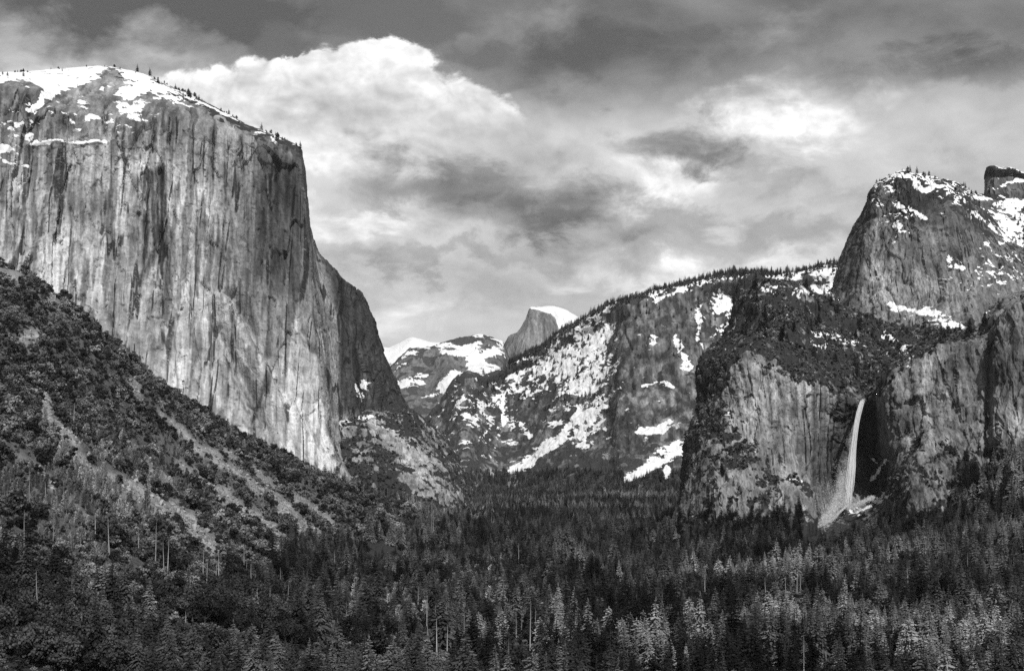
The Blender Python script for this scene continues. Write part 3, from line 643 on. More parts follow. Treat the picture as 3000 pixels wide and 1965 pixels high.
for g in (gl(Uw, Vw, [(2690,545),(2710,555),(2735,540)], 11), gl(Uw, Vw, [(2630,600),(2665,620),(2712,642)], 9, 6), .8*gb(Uw, Vw, 2620, 650, 16, 28), gl(Uw, Vw, [(2780,762),(2800,775),(2830,782)], 11, 7), gb(Uw, Vw, 2785, 775, 16, 9),
          .8*gl(Uw, Vw, [(2610,900),(2660,905),(2700,912)], 11, 15), .85*gl(Uw, Vw, [(2695,905),(2740,930),(2790,955),(2820,975)], 20, 15), gb(Uw, Vw, 2920, 925, 24, 14, -30), .9*gl(Uw, Vw, [(2850,625),(2900,665),(2960,705)], 10), .8*gb(Uw, Vw, 2890, 718, 16, 7), .8*gb(Uw, Vw, 2925, 720, 14, 6), .7*gb(Uw, Vw, 2855, 690, 14, 6),
          .7*gl(Uw, Vw, [(2440,870),(2450,860)], 8), .8*gb(Uw, Vw, 2505, 915, 12, 6), .3*gb(Uw, Vw, 2900, 800, 100, 60)):
    p = np.maximum(p, 1.2*g)
snow = cover(np.minimum(p, .9)-.05, qn, 2.6)
veg = cover(.05+.5*sst(dvv, 90, 20)+.6*sst(V, 915, 965)-.1*gb(U, V, 2620, 780, 120, 120)+.35*gb(U, V, 2470, 860, 40, 60), q01(fbm(Pd, (18, 18, 13), 4, 191)+.3*n))
upper = struct(grid_mesh('cliff_right_upper', Pd, M_cath, dict(tone=np.clip(tone, .03, .4), snow=snow, veg=veg)), 'dark round-topped rock peak dusted with snow, upper right', 'cliff')
UP = (Pd, U, V, dvv)

# snow slope and rock knob behind it
def tf(P, U, V, nz):
    n = fbm(P, (90, 90, 60), 4, 101)
    q = q01(fbm(P, (26, 26, 16), 5, 102, .66)-.5*nz)
    return .11+.03*n, cover(.80-.45*gl(U, V, [(2800,570),(2860,610),(2890,640)], 22)-.3*sst(V, 600, 560), q, 2.6), .2+.3*n
_, SR = far_patch('slope_right_snow', [[(2740,552,3950),(2760,600,3800),(2780,700,3600),(2800,860,3400)],[(2815,553,3950),(2830,600,3800),(2850,700,3600),(2870,860,3400)],[(2880,571,3950),(2900,620,3800),(2920,700,3600),(2940,860,3400)],
  [(2960,575,4000),(2980,620,3830),(3000,700,3620),(3020,860,3400)],[(3080,560,4000),(3090,620,3830),(3100,700,3620),(3120,860,3400)],[(3300,540,4000),(3300,620,3830),(3300,700,3620),(3300,860,3400)]], 160, 110, .12, 100, tf, 'steep snow slope behind the round-topped rock at the right edge', mat=M_cath)
def tf(P, U, V, nz):
    n = fbm(P, (40, 40, 30), 4, 106)
    q = q01(fbm(P, (20, 20, 12), 5, 108, .66)-.4*nz); Uw, Vw = warpuv(P, U, V, 30, 6, 109)
    p = np.maximum(.10+.35*sst(V, 515, 498)*(U > 2915), np.maximum(.9*gl(Uw, Vw, [(2925,548),(2955,535),(3000,528)], 8), .85*sst(V, 572, 590)*(U > 2910)))
    return .10+.05*fbm(P, (14, 14, 120), 3, 107), cover(p-.04, q, 2.6), cover(.25+.3*sst(V, 520, 500), q01(n))
far_patch('rock_knob', [[(2886,515,3990),(2884,530,3930),(2883,560,3900),(2884,600,3870),(2888,650,3840)],[(2891,494,3950),(2889,512,3890),(2888,545,3870),(2888,590,3850),(2890,650,3820)],[(2905,487,3940),(2905,505,3870),(2905,540,3850),(2905,585,3830),(2905,650,3800)],
  [(2935,492,3960),(2935,510,3880),(2935,545,3855),(2940,585,3830),(2940,650,3800)],[(2965,492,3980),(2968,512,3890),(2970,545,3860),(2972,585,3830),(2975,650,3800)],[(3000,507,4000),(3005,525,3900),(3005,555,3865),(3010,590,3830),(3010,650,3800)],[(3060,512,4050),(3070,530,3950),(3080,560,3880),(3085,600,3840),(3085,650,3800)],[(3200,560,4100),(3200,580,4000),(3200,600,3900),(3200,620,3860),(3200,650,3800)]], 150, 110, .1, 105, tf, 'small dark rock knob with snow on the skyline at far right', mat=M_cath)

# brushy buttress, waterfall alcove and the right wall: one continuous rock
bc = [
 [(2260,835,3000),(2230,900,2950),(2150,1050,2900),(2100,1130,2850),(2080,1220,2800),(2040,1370,2750),(2010,1600,2650)],
 [(2192,828,2620),(2168,890,2570),(2130,985,2510),(2052,1050,2440),(2036,1200,2370),(2003,1350,2270),(1980,1600,2130)],
 [(2212,818,2540),(2195,890,2450),(2165,985,2380),(2085,1060,2300),(2070,1200,2240),(2045,1350,2160),(2020,1600,2010)],
 [(2240,820,2500),(2225,890,2400),(2205,980,2310),(2140,1060,2220),(2120,1200,2170),(2100,1350,2090),(2080,1600,1950)],
 [(2300,835,2480),(2290,900,2370),(2280,990,2260),(2235,1060,2170),(2225,1200,2110),(2200,1350,2050),(2180,1600,1900)],
 [(2375,858,2480),(2365,930,2370),(2350,1020,2270),(2325,1100,2140),(2320,1220,2100),(2310,1380,2050),(2290,1600,1870)],
 [(2440,885,2500),(2430,955,2400),(2405,1050,2290),(2378,1117,2140),(2375,1230,2110),(2372,1400,2070),(2360,1600,1900)],
 [(2480,903,2510),(2470,970,2420),(2440,1060,2310),(2412,1128,2170),(2396,1240,2160),(2388,1410,2130),(2390,1600,1970)],
 [(2520,925,2520),(2510,990,2440),(2480,1075,2330),(2458,1153,2215),(2438,1250,2232),(2425,1410,2222),(2420,1600,2010)],
 [(2560,950,2540),(2550,1010,2460),(2535,1090,2350),(2529,1169,2225),(2515,1260,2245),(2490,1420,2230),(2470,1600,2020)],
 [(2600,962,2540),(2590,1015,2470),(2570,1090,2345),(2562,1157,2205),(2562,1260,2228),(2555,1420,2205),(2550,1600,2000)],
 [(2650,970,2540),(2640,1010,2460),(2615,1070,2335),(2592,1140,2150),(2592,1250,2140),(2598,1410,2150),(2600,1600,1930)],
 [(2700,973,2540),(2690,1000,2450),(2660,1045,2320),(2630,1092,2130),(2625,1240,2090),(2630,1400,2050),(2640,1600,1880)],
 [(2800,978,2500),(2790,986,2390),(2770,1002,2270),(2740,1026,2100),(2730,1200,2050),(2720,1330,1980),(2715,1600,1830)],
 [(2886,972,2450),(2882,977,2340),(2876,986,2220),(2866,1002,2070),(2858,1200,2010),(2850,1360,1940),(2845,1600,1780)],
 [(2920,930,2400),(2917,935,2300),(2912,945,2190),(2905,965,2050),(2902,1200,1985),(2900,1360,1915),(2895,1600,1750)],
 [(2945,908,2360),(2942,913,2270),(2938,922,2170),(2932,940,2025),(2930,1200,1955),(2930,1360,1890),(2930,1600,1730)],
 [(3020,862,2300),(3016,868,2220),(3012,880,2130),(3010,900,1995),(3010,1200,1920),(3010,1370,1850),(3010,1600,1690)],
 [(3300,800,2200),(3300,810,2120),(3300,820,2050),(3300,840,1900),(3300,1200,1830),(3300,1370,1770),(3300,1600,1620)],
]
Pg = grid_surface(with_back(bc, 30, 300), 620, 420); Nn = normals(Pg)
U0, V0 = pix(Pg)
rim = np.interp(U0, [1980, 2052, 2140, 2235, 2325, 2378, 2412, 2458, 2529, 2562, 2592, 2630, 2740, 2866, 2932, 3010, 3300], [1050, 1050, 1060, 1060, 1100, 1117, 1128, 1153, 1169, 1157, 1140, 1092, 1026, 1002, 940, 900, 840])
face = sst(V0-rim, -20, 12)*(1-.6*sst(V0, 1440, 1540))
Q = Pg+fbm(Pg, (80, 80, 110), 3, 111)[..., None]*9
lip = 1-.92*gb(U0, V0, 2530, 1180, 26, 40)
fd, ft = facets(Pg, [(120, 260, 11, .2), (44, 100, 7, .35), (18, 36, 4, -.2), (7.5, 13, 2.0, .2)], 460)
d = fd+14*(ridged(Q, (120, 120, 600), 3, 112)-.6)+6*(ridged(Q, (24, 24, 200), 3, 114)-.6)+2.4*fbm(Q, (9, 9, 14), 3, 115)-4*sst(ridged(Pg, (20, 90, 400), 1, 116), .92, .99)*face
soft = 14*fbm(Pg, (90, 90, 70), 4, 117)+4*fbm(Pg, (22, 22, 18), 3, 118)
d = (d*(.35+.65*face)+soft*(1-.7*face))*lip
d += 22*gb(U0, V0, 2713, 1420, 75, 110)-10*gl(U0, V0, [(2385,1160),(2383,1420)], 6)-8*gl(U0, V0, [(2410,1160),(2402,1420)], 5)-9*gl(U0, V0, [(2897,980),(2892,1330)], 8)
Pd = Pg+Nn*d[..., None]; U, V = pix(Pd); nz = normals(Pd)[..., 2]
n = fbm(Pd, (55, 55, 45), 4, 121); n2 = fbm(Pd, (20, 20, 16), 4, 122); st = fbm(Pd, (10, 40, 260), 4, 123)
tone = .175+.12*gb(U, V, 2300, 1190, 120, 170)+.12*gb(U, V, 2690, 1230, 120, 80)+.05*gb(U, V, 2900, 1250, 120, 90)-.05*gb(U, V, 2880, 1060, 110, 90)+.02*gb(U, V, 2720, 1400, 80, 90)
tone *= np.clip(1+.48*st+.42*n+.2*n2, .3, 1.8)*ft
Uw, Vw = warpuv(Pd, U, V, 40, 16, 192); qn = q01(fbm(Pd, (13, 13, 8), 5, 195, .66)-.4*nz); qv = q01(fbm(Pd, (12, 12, 15), 5, 193, .65)+.3*n)
wet = np.maximum(np.maximum(.85*gl(Uw, Vw, [(2480,1200),(2455,1300),(2440,1420)], 38, 50)*(.75+.4*st), gl(Uw, Vw, [(2548,1190),(2548,1300),(2572,1420)], 30, 58)), gb(U, V, 2620, 1320, 34, 60)*.6)
tone *= 1-.88*np.clip(wet*1.25+.25*n2*wet, 0, 1)
for (a, v0, b, v1, w, k) in [(2385,1150,2383,1420,5,.7),(2408,1150,2402,1420,6,.6),(2897,960,2890,1340,9,.5),(2862,1100,2862,1320,5,.35),(2150,1060,2160,1180,4,.4),(2330,1130,2338,1300,3,.4),(2940,1180,2940,1330,8,.3)]:
    tone *= 1-k*gl(U, V, [(a, v0), (b, v1)], w)
rimd = np.interp(U, [1980, 2052, 2140, 2197, 2287, 2377, 2422, 2457, 2529, 2579, 2624, 2713, 2781, 2893, 2925, 3000], [1500, 1300, 1080, 1026, 1089, 1116, 1129, 1156, 1168, 1151, 1093, 1035, 1008, 985, 945, 905])
p = .92*sst(rimd-V+26*n, -24, 24)*(1-sst(U, 2840, 2900)*.85)
for g in (.85*gl(Uw, Vw, [(2080,1230),(2150,1300),(2110,1380)], 50), .75*gl(Uw, Vw, [(2140,1350),(2260,1420),(2210,1500)], 38), .9*gl(Uw, Vw, [(2280,1395),(2340,1410),(2380,1440)], 18), .85*gb(Uw, Vw, 2060, 1120, 44, 100),
          1.1*sst(V+25*n, 1480, 1545), 1.3*gb(Uw, Vw, 2905, 1450, 120, 100), .8*gl(Uw, Vw, [(2640,1370),(2680,1300),(2700,1270)], 10), .8*gl(Uw, Vw, [(2760,1300),(2830,1350)], 14), .85*gb(Uw, Vw, 2620, 1420, 44, 54),
          .13*sst(U, 2300, 2120), .36*gb(Uw, Vw, 2120, 1430, 90, 110), .10*gb(Uw, Vw, 2720, 1400, 80, 90), .02+0*U, .5*gb(Uw, Vw, 2330, 1060, 80, 40)):
    p = np.maximum(p, g)
veg = cover(p-.03, qv)
p = .07*sst(rimd-V, 15, 60)
for g in (0.46*gl(Uw, Vw, [(2390,985),(2410,990),(2400,1010)], 18), 0.37*gl(Uw, Vw, [(2430,975),(2480,1000)], 10), 0.37*gl(Uw, Vw, [(2590,985),(2640,1010),(2660,1050)], 16), 0.43*gl(Uw, Vw, [(2230,850),(2300,850),(2370,862)], 11), 0.46*gb(Uw, Vw, 2500, 1010, 18, 9), gl(Uw, Vw, [(2115,1210),(2125,1203)], 6),
          .8*gb(Uw, Vw, 2202, 1318, 6, 9), gl(Uw, Vw, [(2555,1405),(2580,1375),(2600,1350)], 5), gl(Uw, Vw, [(2560,1350),(2580,1358)], 4), gl(Uw, Vw, [(2320,1408),(2350,1408)], 5), .38*gl(Uw, Vw, [(2500,1490),(2550,1475),(2600,1450)], 12), gb(Uw, Vw, 2595, 1448, 12, 7), .8*gb(Uw, Vw, 2185, 1520, 6, 7)):
    p = np.maximum(p, 1.15*g)
snow = cover(p-.06, qn, 2.6)
veg = veg-.5*sst(snow, .5, .6)
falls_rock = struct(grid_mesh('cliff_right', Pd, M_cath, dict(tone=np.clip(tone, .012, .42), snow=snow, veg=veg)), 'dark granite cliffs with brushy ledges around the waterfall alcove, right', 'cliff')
BV = (Pd, U, V, veg, rimd)

# ------------------------------------------------------------------ ground
ctl = [(-600,600,1650),(-300,640,1750),(0,812,1800),(126,848,1830),(265,945,1880),(366,1046,1930),(429,1132,1950),(504,1182,1980),(605,1252,2020),(706,1313,2060),(807,1382,2100),(908,1428,2120),(996,1466,2130),(1097,1530,2120),(1185,1585,2090),(1260,1640,2050),
 (-300,1000,1350),(0,1100,1420),(0,1400,1080),(0,1700,820),(0,1990,640),(300,1250,1580),(300,1450,1280),(300,1700,940),(300,1990,690),(500,1400,1700),(500,1600,1280),(500,1990,760),(800,1530,1800),(800,1720,1330),(800,1990,840),
 (1000,1640,1800),(1000,1850,1130),(-500,1700,700),(-500,1400,950)]
cpts = [tuple(world(*c)) for c in ctl]
for x, y, z in [(-900,2300,420),(-760,2350,330),(-600,2450,240),(-420,2560,140),(-250,2650,60),(-900,3000,300),(-600,3000,150),
   (0,0,147),(200,0,150),(-200,0,150),(0,100,92),(200,100,95),(-200,100,100),(0,300,34),(250,300,40),(-250,320,55),(0,600,6),(300,600,12),(0,1000,0),(300,1000,2),(0,1500,0),(250,1500,0),(0,2000,-2),(300,2000,4),(0,2600,-2),(300,2600,0),(-100,3200,0),(300,3200,0),(0,4000,0),(600,4000,10),(-500,4000,30),
   (0,5000,0),(800,5000,30),(-700,5000,30),(0,6500,0),(1200,6500,30),(-1000,6500,40),(500,7500,20)]: cpts.append((x, y, z))
for c in [(2000,1575,2080),(2200,1572,1960),(2400,1580,1880),(2600,1566,1880),(2700,1560,1860),(2830,1450,1860),(2930,1385,1860),(3060,1350,1830),(3300,1300,1800),(2850,1580,1650),(3000,1600,1480),(3000,1760,1130),(3300,1600,1400),(3300,1800,900),(2450,1610,2150),(2560,1610,2300),(2300,1600,2300),(2500,1640,2700),(2600,1680,1500),(2400,1700,1500),(2200,1640,1800),(2700,1850,1060)]:
    cpts.append(tuple(world(*c)))
CP = np.array(cpts); 
def rk(r): 
    r = r/1000.0; return r*r*np.log(r+1e-6)
def solve():
    n = len(CP); X = CP[:, :2]
    K = rk(np.linalg.norm(X[:, None]-X[None], axis=2))+np.eye(n)*1e-3
    Pm = np.c_[np.ones(n), X/1000]
    Am = np.block([[K, Pm], [Pm.T, np.zeros((3, 3))]])
    return np.linalg.solve(Am, np.r_[CP[:, 2], 0, 0, 0])
WG = solve()
def gz(x, y, fine=True):
    x, y = np.asarray(x, float), np.asarray(y, float); sh = x.shape; x, y = x.ravel(), y.ravel()
    yc = np.clip(y, -50, 7600); xc = np.clip(x, -.55*np.maximum(yc, 500)-250, .5*np.maximum(yc, 500)+250)
    out = np.empty(len(x))
    for i in range(0, len(x), 40000):
        sl_ = slice(i, i+40000); q = np.c_[xc[sl_], yc[sl_]]
        out[sl_] = rk(np.linalg.norm(q[:, None]-CP[None, :, :2], axis=2))@WG[:-3]+WG[-3]+q@WG[-2:]/1000
    out = np.where(out < 0, out*.15, out)
    p = np.c_[x, y, 0*x]
    rough = sst(out, 15, 70)*sst(y, 500, 900)
    out = out+rough*(16*fbm(p, (150, 150, 1), 3, 131)+5*fbm(p, (40, 40, 1), 3, 132))+2*fbm(p, (120, 120, 1), 3, 133)
    return out.reshape(sh)
yy = np.concatenate([np.linspace(-250, 500, 50, endpoint=False), np.linspace(500, 2900, 330, endpoint=False), np.geomspace(2900, 20000, 70)])
kk = np.linspace(-1, 1, 480); kk = np.sign(kk)*(.62*np.abs(kk)+.38*np.abs(kk)**4)*1.5
gx = kk[None, :]*(yy[:, None]*.62+520); gy = np.repeat(yy[:, None], len(kk), 1)
gzv = gz(gx, gy)
Pd = np.stack([gx, gy, gzv], -1); U, V = pix(Pd)
talus = sst(gzv, 26, 60)*sst(gx, 150, -50)*sst(gy, 820, 1050)
n = fbm(Pd, (60, 60, 40), 4, 141); n2 = fbm(Pd, (14, 14, 14), 4, 142)
def chutes(U, V):
    q_ = np.stack([U, V, 0*U], -1); U, V = U+26*fbm(q_, (90, 60, 1), 4, 171, .6), V+20*fbm(q_+99, (90, 60, 1), 4, 172, .6)
    c = gl(U, V, [(100,1150),(170,1235),(225,1300)], 16, 18)
    c = np.maximum(c, gl(U, V, [(225,1300),(300,1385),(400,1455)], 14, 22)*.8); c = np.maximum(c, gl(U, V, [(400,1440),(480,1490),(560,1560),(640,1620)], 26, 44))
    c = np.maximum(c, gl(U, V, [(470,1195),(560,1290),(680,1385),(800,1470),(900,1560),(985,1650)], 11, 22))
    c = np.maximum(c, gl(U, V, [(540,1365),(640,1435),(740,1510),(850,1600),(930,1660)], 12, 26))
    c = np.maximum(c, gl(U, V, [(620,1300),(760,1400),(880,1480),(980,1540)], 10, 14)*.8)
    c = np.maximum(c, gl(U, V, [(300,1240),(420,1350),(520,1430)], 9, 12)*.7); c = np.maximum(c, gl(U, V, [(40,1330),(160,1430),(260,1520)], 10, 16)*.7)
    c = np.maximum(c, gb(U, V, 405, 1140, 16, 45)); c = np.maximum(c, gb(U, V, 90, 990, 38, 24)*.9); c = np.maximum(c, gb(U, V, 165, 890, 30, 34)*.9); c = np.maximum(c, gb(U, V, 30, 800, 60, 40)*.7)
    return c
ch = chutes(U, V)*talus
tone = .09+.03*n+ch*.2*(1+.9*n2)
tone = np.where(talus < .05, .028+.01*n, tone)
clear_ = gb(U, V, 2330, 1755, 130, 26)
tone += .16*clear_*(1+.8*n2)
ground = struct(grid_mesh('ground', Pd, M_soil, dict(tone=np.clip(tone, .02, .45), snow=0*U+clear_*.42+.25*n2*clear_, veg=np.where(talus > .3, .40-.8*ch, .2)), flip=False), 'dark valley floor rising to a brushy talus slope on the left', 'ground')

# ------------------------------------------------------------------ plants: prototype meshes
class MB:
    def __init__(s): s.v = []; s.f = []
    def add(s, vs, fs):
        o = len(s.v); s.v += [tuple(x) for x in vs]; s.f += [tuple(i+o for i in q) for q in fs]
    def tube(s, pts, radii, n=5):
        ring = []
        for k, (p, r) in enumerate(zip(pts, radii)):
            for j in range(n):
                a = 2*math.pi*j/n; ring.append((p[0]+r*math.cos(a), p[1]+r*math.sin(a), p[2]))
        fs = [(k*n+j, k*n+(j+1) % n, (k+1)*n+(j+1) % n, (k+1)*n+j) for k in range(len(pts)-1) for j in range(n)]
        s.add(ring, fs)
    def mesh(s, name, mat, smooth_=False):
        me = bpy.data.meshes.new(name); me.from_pydata(s.v, [], s.f); me.materials.append(mat)
        if smooth_: me.polygons.foreach_set('use_smooth', np.ones(len(me.polygons), bool))
        me.update(); return me
def conifer(seed, h=36.0, wid=5.0, base=.22, power=.8, droop=.35, dens=1.0, tips=1.0, name='fir', mat=None):
    r = random.Random(seed); m = MB(); t = MB()
    pts = []; rad = []
    lx, ly = r.uniform(-.02, .02), r.uniform(-.02, .02)
    for k in range(7):
        f = k/6; pts.append((lx*h*f+r.uniform(-.1, .1), ly*h*f+r.uniform(-.1, .1), h*f)); rad.append(max(.04, .55*(1-f)**.8*(h/36)))
    pts[0] = (0, 0, -2.0)
    t.tube(pts, rad, 6)
    nw = int(24*dens)
    bias = r.uniform(0, 6.28)
    for k in range(nw):
        f = (k+r.random()*.8)/nw; z = h*(base+(1-base)*f)
        env = wid*((1-f)**power)*(.72+.5*r.random())*(1-.35*max(0, 1-f*5)*r.random())
        nb = 9 if f < .75 else 6
        z00 = z
        for j in range(nb):
            if r.random() < .12: continue
            z = z00+r.uniform(-.55, .55)*h/nw
            a = 2*math.pi*(j+r.random()*.8)/nb+k*.7
            L = max(.5, env*(.65+.5*r.random())*(1+.18*math.cos(a-bias)))
            ca, sa = math.cos(a), math.sin(a)
            w = L*.26+.25; cx, cyy = lx*z, ly*z
            up = .10*L*(f-.3); dr = droop*L*(1-f*.6)
            def pt(q, side, dz): return (cx+ca*q*L-sa*side, cyy+sa*q*L+ca*side, z+up*q*2-dr*q*q+dz)
            # a jagged spray: spine with offset side tips
            vs_ = [pt(0, 0, 0)]
            nseg = 3
            for i_ in range(1, nseg+1):
                q = i_/nseg; ww = w*(1-q*.75)*(.8+.5*r.random())
                vs_ += [pt(q-.10, ww, -.12*L*r.random()-.15), pt(q, 0, .12), pt(q-.10, -ww, -.12*L*r.random()-.15)]
            fs_ = [(0, 1, 2), (0, 2, 3)]
            for i_ in range(nseg-1):
                b_ = 1+3*i_; fs_ += [(b_+1, b_+3, b_+4), (b_+1, b_+4, b_+5), (b_, b_+3, b_+1) if r.random() < .6 else (b_+1, b_+5, b_+2)]
            m.add(vs_, fs_)
    # leader tuft
    for j in range(4):
        a = j*1.6; m.add([(lx*h, ly*h, h+1.0), (lx*h+.4*math.cos(a), ly*h+.4*math.sin(a), h-1.8), (lx*h+.4*math.cos(a+1.2), ly*h+.4*math.sin(a+1.2), h-1.6)], [(0, 1, 2)])
    return m.mesh(name+'_crown', mat or M_fir), t.mesh(name+'_trunk', M_bark, True)
def broadleaf(seed, h=13.0, rad=6.0, n=900, leaf=.55, lumps=9, name='oak', mat=None, low=.25, trunk=True, open_=.0):
    r = random.Random(seed); m = MB(); t = MB()
    cs = []
    for k in range(lumps):
        a = r.uniform(0, 6.28); q = r.random()**.5*.72*rad; zz = h*(low+(.82-low)*r.random()*(1-.4*(q/rad)**2))
        cs.append((q*math.cos(a), q*math.sin(a), zz, rad*r.uniform(.30, .52)))
    cs.append((0, 0, h*.78, rad*.5))
    for k in range(n):
        c = cs[r.randrange(len(cs))]
        d = Vector((r.gauss(0, 1), r.gauss(0, 1), r.gauss(0, 1)+.25)).normalized()
        p = Vector(c[:3])+Vector((d.x, d.y, d.z*.72))*c[3]*(r.random()**.4*(1-open_*r.random()*.5)+.05)
        nrm = (d+Vector((r.gauss(0, .6), r.gauss(0, .6), r.gauss(0, .6)))).normalized()
        tx = nrm.orthogonal().normalized(); tx.rotate(Euler((0, 0, r.random()*6))); ty = nrm.cross(tx).normalized()
        l = leaf*r.uniform(.6, 1.5)
        m.add([p+tx*l, p+ty*l*.8, p-tx*l*.9+nrm*.2*l, p-ty*l*.7], [(0, 1, 2), (0, 2, 3)])
    if trunk:
        t.tube([(0, 0, -1.5), (0.1, 0, h*.2), (.2, .1, h*.45), (.1, .2, h*.7)], [h*.03, h*.025, h*.018, h*.006], 6)
        for c in cs[:6]:
            t.tube([(.1, 0, h*.25), (c[0]*.5, c[1]*.5, h*.3+(c[2]-h*.3)*.6), c[:3]], [h*.014, h*.009, h*.003], 4)
    return m.mesh(name+'_crown', mat or M_oak), (t.mesh(name+'_trunk', M_bark, True) if trunk else None)
def twiggy(seed, h=12.0, rad=3.2, n=240, name='bare'):
    r = random.Random(seed); m = MB(); t = MB()
    t.tube([(0, 0, -1), (.1, 0, h*.4), (0, .1, h*.95)], [.22, .14, .03], 5)
    for k in range(n):
        z = h*(.15+.8*r.random()); a = r.uniform(0, 6.28); q = rad*(1-(z/h-.35)**2*1.4)*r.uniform(.2, 1)
        p = Vector((q*.35*math.cos(a), q*.35*math.sin(a), z)); e = Vector((q*math.cos(a), q*math.sin(a), z+h*.10*r.uniform(.3, 1.2)))
        w = Vector((-math.sin(a), math.cos(a), 0))*r.uniform(.12, .32)
        m.add([p-w*.4, p+w*.4, e+w, e-w*.6+Vector((0, 0, .4))], [(0, 1, 2), (0, 2, 3)])
    return m.mesh(name+'_crown', M_bare), t.mesh(name+'_trunk', M_snag, True)
def snag(seed, h=26.0, branches=18, name='snag', lean=.03, drop=.5, blen=1.0):
    r = random.Random(seed); t = MB(); b = MB()
    a0 = r.uniform(0, 6.28); lx, ly = lean*math.cos(a0), lean*math.sin(a0)
    pts = [(lx*h*k/6+r.uniform(-.12, .12), ly*h*k/6+r.uniform(-.12, .12), h*k/6) for k in range(7)]; pts[0] = (0, 0, -2)
    t.tube(pts, [.55*(1-.88*k/6)*(h/26)**.5 for k in range(7)], 6)
    for k in range(branches):
        f = r.uniform(.3, .97); z = h*f; a = r.uniform(0, 6.28); L = h*.17*blen*(1.05-f)*r.uniform(.5, 1.3)+.5
        ca, sa = math.cos(a), math.sin(a); x0, y0 = lx*z, ly*z
        b.tube([(x0, y0, z), (x0+ca*L*.5, y0+sa*L*.5, z-drop*L*.12), (x0+ca*L, y0+sa*L, z-drop*L*.45+.1*L)], [.13, .10, .04], 3)
        if r.random() < .7:
            b.tube([(x0+ca*L*.5, y0+sa*L*.5, z-drop*L*.12), (x0+ca*L*.75-sa*L*.25, y0+sa*L*.75+ca*L*.25, z-drop*L*.4)], [.08, .03], 3)
    return b.mesh(name+'_branches', M_snag) if branches else None, t.mesh(name+'_trunk', M_snag, True)

FIRS = [conifer(1, 35, 7.6, .12, .8, .4), conifer(2, 36, 9.6, .08, .85, .5), conifer(3, 31, 9.8, .18, .55, .3), conifer(4, 39, 7.0, .2, .7, .35, .9), conifer(5, 28, 8.8, .06, .9, .45), conifer(6, 35, 10.0, .26, .48, .25, .8)]
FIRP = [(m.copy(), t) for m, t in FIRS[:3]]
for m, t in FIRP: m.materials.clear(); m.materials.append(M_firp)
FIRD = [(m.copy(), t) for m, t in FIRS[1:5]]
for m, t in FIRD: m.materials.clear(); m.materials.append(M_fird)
OAKS = [broadleaf(11, 14, 7, 1500, .50, 11), broadleaf(12, 12, 7.5, 1500, .5, 12), broadleaf(13, 16, 6.5, 1500, .5, 11)]
BRUSH = [broadleaf(21, 7.5, 4.6, 420, .62, 7, 'brush', M_brush, .12, False), broadleaf(22, 6.0, 5.2, 440, .62, 8, 'brush', M_brush, .1, False), broadleaf(23, 9.0, 4.4, 440, .62, 8, 'brush', M_brush, .12, False)]
BARE = [twiggy(31), twiggy(32, 15, 3.6, 280), twiggy(33, 10, 3.4, 220)]
PINES = [conifer(41, 14, 4.6, .22, .45, .1, .55, name='pine'), conifer(42, 10, 5.0, .25, .35, .05, .5, name='pine'), conifer(43, 17, 4.2, .15, .6, .2, .6, name='pine')]
SNAGS = [snag(51, 27, 16), snag(52, 22, 6), snag(53, 30, 34, blen=1.3, drop=.8), snag(54, 18, 4), snag(55, 25, 24, lean=.12)]

hid = bpy.data.collections.new('plant_shapes')          # not linked to the scene: shapes for the uncountable masses
def joined(name, pair):
    a, b = pair
    if b is None:
        o = bpy.data.objects.new(name, a); return o
    me = bpy.data.meshes.new(name)
    va = np.empty(len(a.vertices)*3, np.float32); a.vertices.foreach_get('co', va); vb = np.empty(len(b.vertices)*3, np.float32); b.vertices.foreach_get('co', vb)
    na = len(a.vertices)
    fs = [tuple(p.vertices) for p in a.polygons]+[tuple(i+na for i in p.vertices) for p in b.polygons]
    me.from_pydata(np.concatenate([va, vb]).reshape(-1, 3).tolist(), [], fs)
    me.materials.append(a.materials[0]); me.materials.append(b.materials[0])
    me.polygons.foreach_set('material_index', np.r_[np.zeros(len(a.polygons), np.int32), np.ones(len(b.polygons), np.int32)])
    me.update(); return bpy.data.objects.new(name, me)
def shape_set(tag, pairs):
    c = bpy.data.collections.new(tag)
    for i, p in enumerate(pairs): c.objects.link(joined('%s_%02d' % (tag, i), p))
    return c
